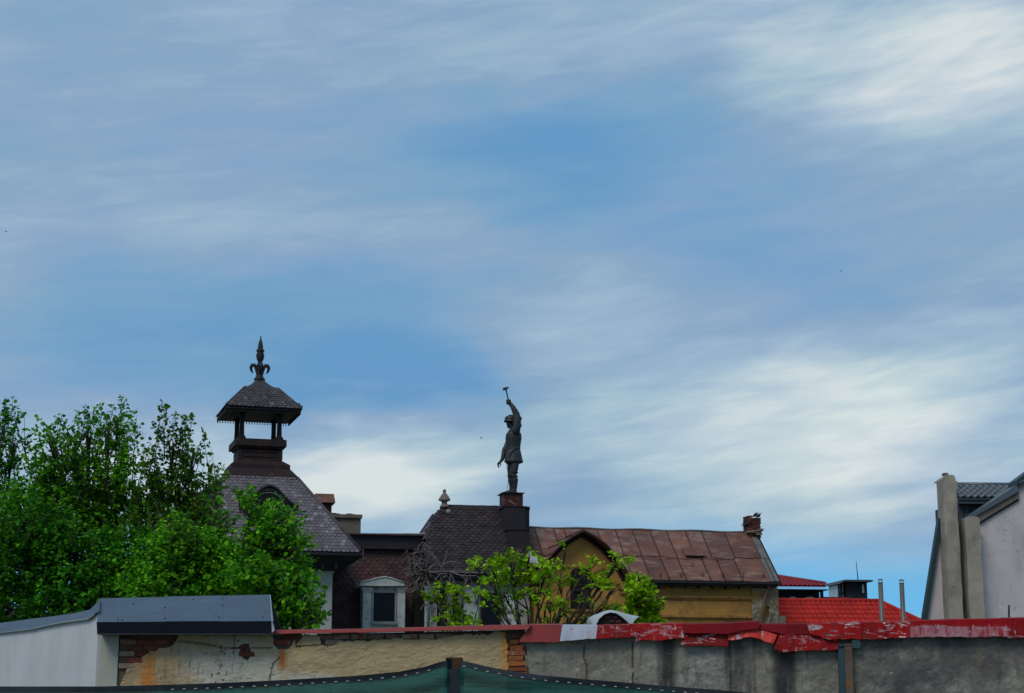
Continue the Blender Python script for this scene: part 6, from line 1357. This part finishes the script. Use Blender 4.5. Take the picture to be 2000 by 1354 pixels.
NL += tree('leafy_tree', 'dark shaded tree filling the lower left behind the white wall coping', 'tree', 46, 90, [(40,1120,90,80,420),(150,1120,90,70,420),(60,1040,70,60,230),(250,1110,80,65,360),(160,1190,120,40,300),(20,1190,60,35,140)],
     [(150,1080,160,1020),(60,1080,40,1010),(220,1090,230,1020),(90,1080,100,1000),(190,1080,185,1005)], .112, 'leaf_dark', 24, trunk_r=.2, dens=1.2)
NL += tree('leafy_tree', 'bright green tree overlapping the tower slates and its arched dormer', 'tree', 45, 440, [(370,1085,60,40,170),(400,1110,60,40,190),(350,1110,80,60,280),(470,1100,45,30,100),(490,995,22,26,40),(540,1020,30,22,50),(550,1060,40,28,90),(470,1140,110,40,320),(560,1125,42,40,100),(330,1160,80,40,220),(515,1055,30,25,46)],
     autoshoots(262, 470, 34, 9, depth=90, length=(80,140)) and [(x0_q, y0_q + 175, x1_q, max(y1_q + 170, 1000 + 20 * math.sin(x1_q * .09))) for x0_q, y0_q, x1_q, y1_q in autoshoots(262, 450, 30, 9, depth=70, length=(80,130))] + [(480,1010,478,960),(495,1010,512,968),(500,1010,498,960),(520,1030,545,990),(540,1030,560,985),(555,1040,584,994),(560,1060,590,1020),(570,1080,608,1068),(570,1090,605,1085),(430,1010,432,950),(400,1030,420,960),(560,1100,600,1095),(440,1060,448,1000),(410,1040,400,960),(430,1060,436,985),(545,1060,596,1052),(450,1100,452,1040)], .108, 'leaf_mid', 25, trunk_r=.18, dens=1.15)
NL += tree('leafy_tree', 'low young tree with loose twigs against the white tower wall', 'tree', 38, 560, [(545,1160,40,50,160),(570,1200,40,35,150),(520,1180,30,50,110),(500,1140,40,40,90)],
     [(575,1200,585,1120),(585,1200,612,1130),(595,1210,622,1112),(600,1210,640,1135),(590,1220,636,1165),(600,1225,648,1190),(570,1190,560,1110),(595,1190,600,1140),(600,1225,632,1210)], .115, 'leaf_mid', 26, trunk_r=.08, twig=.35)
# small trees in the court
NL += tree('courtyard_tree', 'small fresh green tree with layered leaf tiers before the arched gable window', 'tree', 40, 1048,
     [(960,1102,32,9,52),(1000,1092,26,9,36),(1045,1100,30,9,46),(1000,1122,44,12,84),(1060,1128,34,10,60),(960,1135,20,8,22),(1080,1103,22,7,22),(985,1160,34,10,36),(1045,1160,32,11,40),(1100,1132,22,8,30),(1075,1180,26,9,24),(1010,1195,26,9,22),(1100,1185,16,8,14),
      (1160,1097,12,7,16),(1180,1108,16,6,18),(1207,1094,14,6,18),(1202,1105,12,6,10),(1165,1120,15,7,20),(1172,1146,16,8,26),(1160,1140,10,6,10),(1104,1073,7,3,4),(1030,1080,8,4,6),(1140,1180,9,5,8),(1180,1183,16,5,12),(1205,1188,10,4,8),(1115,1205,22,8,20),(1070,1212,20,8,12),(960,1180,14,8,12),(1208,1142,6,3,4),(1128,1108,9,5,8),(925,1100,9,5,10)],
     [], .095, 'leaf_bright', 31, trunk_r=.07, layer=True, twig=.19, dens=.42)
NL += tree('courtyard_tree', 'little fresh green shrub left of the others, below the dead creeper', 'tree', 42, 880, [(868,1152,20,6,26),(890,1150,18,6,22),(848,1162,12,5,14),(862,1168,18,6,22),(905,1170,12,5,12),(880,1185,18,7,22),(905,1205,22,10,34),(935,1160,9,5,10),(870,1205,16,7,10),(900,1220,30,8,26)], [], .095, 'leaf_bright', 32, trunk_r=.05, layer=True, twig=.19, dens=.5)
NL += tree('courtyard_tree', 'slim upright bright green bush at the right of the white metal hood', 'bush', 36, 1245, [(1242,1135,12,12,26),(1255,1150,16,14,44),(1245,1170,16,14,44),(1270,1175,14,9,22),(1250,1195,24,16,84),(1275,1193,18,8,28),(1262,1212,26,12,70),(1235,1205,14,12,30)], [(1243,1140,1240,1122),(1262,1180,1280,1170),(1272,1195,1294,1186)], .10, 'leaf_bright', 33, trunk_r=.05, layer=True, twig=.16, dens=.9)

# bare branches of the court tree (seen between the leaves)
f = Frame(0, 40.2, 0); BT = thing('bare_shrub', 'leafless dark branching shrub below the arched gable window', 'shrub', f, (f.hit(1120,1240).x, 0, 0))
m = MB(); rg = random.Random(5)
for P in ([(1128,1290),(1150,1215),(1172,1195),(1200,1187),(1215,1190)], [(1150,1215),(1163,1175),(1160,1150)], [(1163,1175),(1180,1155),(1196,1140)], [(1128,1290),(1125,1222),(1100,1218),(1062,1236)], [(1060,1290),(1085,1230),(1105,1180),(1120,1160)], [(1040,1290),(1062,1190),(1075,1160),(1090,1150)], [(1105,1180),(1108,1150)], [(1172,1195),(1190,1165),(1192,1150)], [(1022,1290),(1030,1190),(1018,1150)], [(1062,1190),(1040,1160)], [(1030,1190),(1000,1165),(985,1158)], [(1150,1215),(1120,1205),(1098,1190)]):
    pt = [f.hit(*p) + Vector((rg.uniform(-.03,.03), rg.uniform(-.3,.3), 0)) for p in P]; pt[0].z = 0 if P[0][1] > 1280 else pt[0].z
    sm_ = []; 
    for a, b in zip(pt, pt[1:]): sm_ += [a, a.lerp(b, .5) + rv(rg) * (b - a).length * .06]
    sm_.append(pt[-1]); r0 = .034 if P[0][1] > 1280 else .02; m.tube(sm_, [r0 * (1 - .8 * i / (len(sm_) - 1)) for i in range(len(sm_))], 6)
m.build('branches', 'bark', BT, fix=False)
f = Frame(0, 45.5, 0); BB = thing('bare_branch', 'pale curved bare branch rising above the white wall coping at far left', 'branch', f, (f.hit(-10,1230).x, 0, 0))
m = MB(); m.tube([f.hit(-15, 1225), f.hit(20, 1203), f.hit(45, 1180), f.hit(75, 1166), f.hit(90, 1158)], [.05,.045,.04,.03,.015], 7); m.tube([f.hit(75,1166), f.hit(92,1150), f.hit(94,1130)], [.02,.015,.006], 5); m.tube([f.hit(-15,1225), f.hit(-60,1300), Vector((f.hit(-60,1300).x, 0, 0))], [.05,.07,.08], 7); m.build('limb', 'dry_vine', BB, fix=False)

# dead creeper hanging from the turret corner
VN = thing('dead_creeper', 'tangled grey leafless creeper hanging over the broken turret corner', 'vine', O, (o_(835,1150,-.9).x, -.9, 0))
def z5(x, y, v=-.95): return o_(780 + x / 7.128, 1040 + y / 7.128, v)
m = MB(); rg = random.Random(8)
main = [[(245,265),(270,190),(325,135),(400,190),(430,290),(500,400),(590,490),(640,525),(642,570)], [(450,270),(500,350),(570,450),(600,495)], [(665,250),(645,350),(610,430),(590,470)], [(600,460),(680,410),(780,405),(830,430)], [(645,575),(560,580),(505,650),(490,680)], [(660,595),(600,630),(550,680)],
  [(690,530),(740,620),(770,690),(810,755)], [(720,580),(700,680),(670,740)], [(770,680),(720,720),(695,750)], [(700,540),(800,590),(880,600),(960,555),(985,590),(1000,690),(1020,830)], [(740,545),(830,590),(900,640),(930,690)], [(930,600),(935,680),(910,745)], [(1000,690),(1060,750),(1120,785),(1200,800)],
  [(330,170),(350,250),(420,290)], [(205,290),(300,265),(410,220),(440,190)], [(300,300),(290,400),(270,420)], [(190,430),(280,435),(370,440),(375,480)], [(200,480),(210,540),(250,590),(310,560)], [(100,590),(140,600),(200,580),(300,520),(400,520)], [(140,560),(105,590),(95,660)], [(300,590),(240,670),(150,730),(140,780),(110,830)], [(270,640),(215,720),(180,800)], [(250,690),(225,770)], [(190,290),(215,350),(205,420),(240,450)],
  [(400,520),(460,460),(520,450)], [(230,440),(300,500),(320,540)], [(60,560),(120,580),(180,600)], [(690,535),(800,530),(940,545)], [(700,545),(860,600),(1060,600),(1160,650)], [(850,600),(920,660)], [(160,840),(250,770),(300,700)], [(300,1080),(340,1000),(420,980)], [(430,950),(430,1010),(370,1080)], [(540,1000),(560,1080),(660,1040),(680,1100),(690,1180)], [(450,1230),(560,1180),(570,1100),(640,1060)]]
for P in main:
    sm_ = []
    for a, b in zip(P, P[1:]): sm_ += [a, ((a[0]+b[0])/2 + rg.uniform(-6,6), (a[1]+b[1])/2 + rg.uniform(-6,6))]
    sm_.append(P[-1]); dv_ = rg.uniform(-.12,.12); r0 = rg.uniform(.011,.019)
    m.tube([z5(x, y, -.95 + dv_) for x, y in sm_], [r0 * (1 - .55 * i / (len(sm_) - 1)) for i in range(len(sm_))], 5, cap=False)
for _ in range(150):
    x, y = (rg.uniform(100, 430), rg.uniform(180, 820)) if rg.random() < .65 else (rg.uniform(430, 1000), rg.uniform(520, 780)); an = rg.uniform(-.3, math.pi + .3); P = [(x, y)]
    for k in range(rg.randint(4, 8)): an += rg.uniform(-.6,.6); x += 22 * math.cos(an); y += 22 * math.sin(an); P.append((x, y))
    dv_ = rg.uniform(-.3,.4); m.tube([z5(a, b, -.9 + dv_) for a, b in P], [.009 * (1 - .1 * i) for i in range(len(P))], 4, cap=False)
m.build('stems', 'dry_vine', VN, fix=False)

# ------------------------------------------------------------------ small birds far up in the sky
for i, (px, py, Yb, lab) in enumerate(((939.5, 855.5, 120, 'tiny dark bird flying just left of the statue'), (11.5, 452, 150, 'tiny dark bird high at the far left of the sky'), (1642, 529.5, 160, 'tiny dark bird high in the right part of the sky'))):
    f = Frame(0, Yb, 0); p = f.hit(px, py); T = thing('flying_bird', lab, 'bird', f, tuple(p), 'birds in the sky'); m = MB(); m.ell(p, (.07, .035, .03)); m.build('body', 'feather_dark', T)
    for sg in (-1, 1):
        m = MB(); m.hexa([p + Vector((-.04, 0, 0)), p + Vector((.04, 0, 0)), p + Vector((.05, .11 * sg, .035)), p + Vector((.08, .21 * sg, -.03))], [p + Vector((-.04, 0, .015)), p + Vector((.04, 0, .015)), p + Vector((.05, .11 * sg, .045)), p + Vector((.08, .21 * sg, -.02))]); m.build('wing', 'feather_dark', T)
print('leaves', NL, 'objects', len(bpy.data.objects))
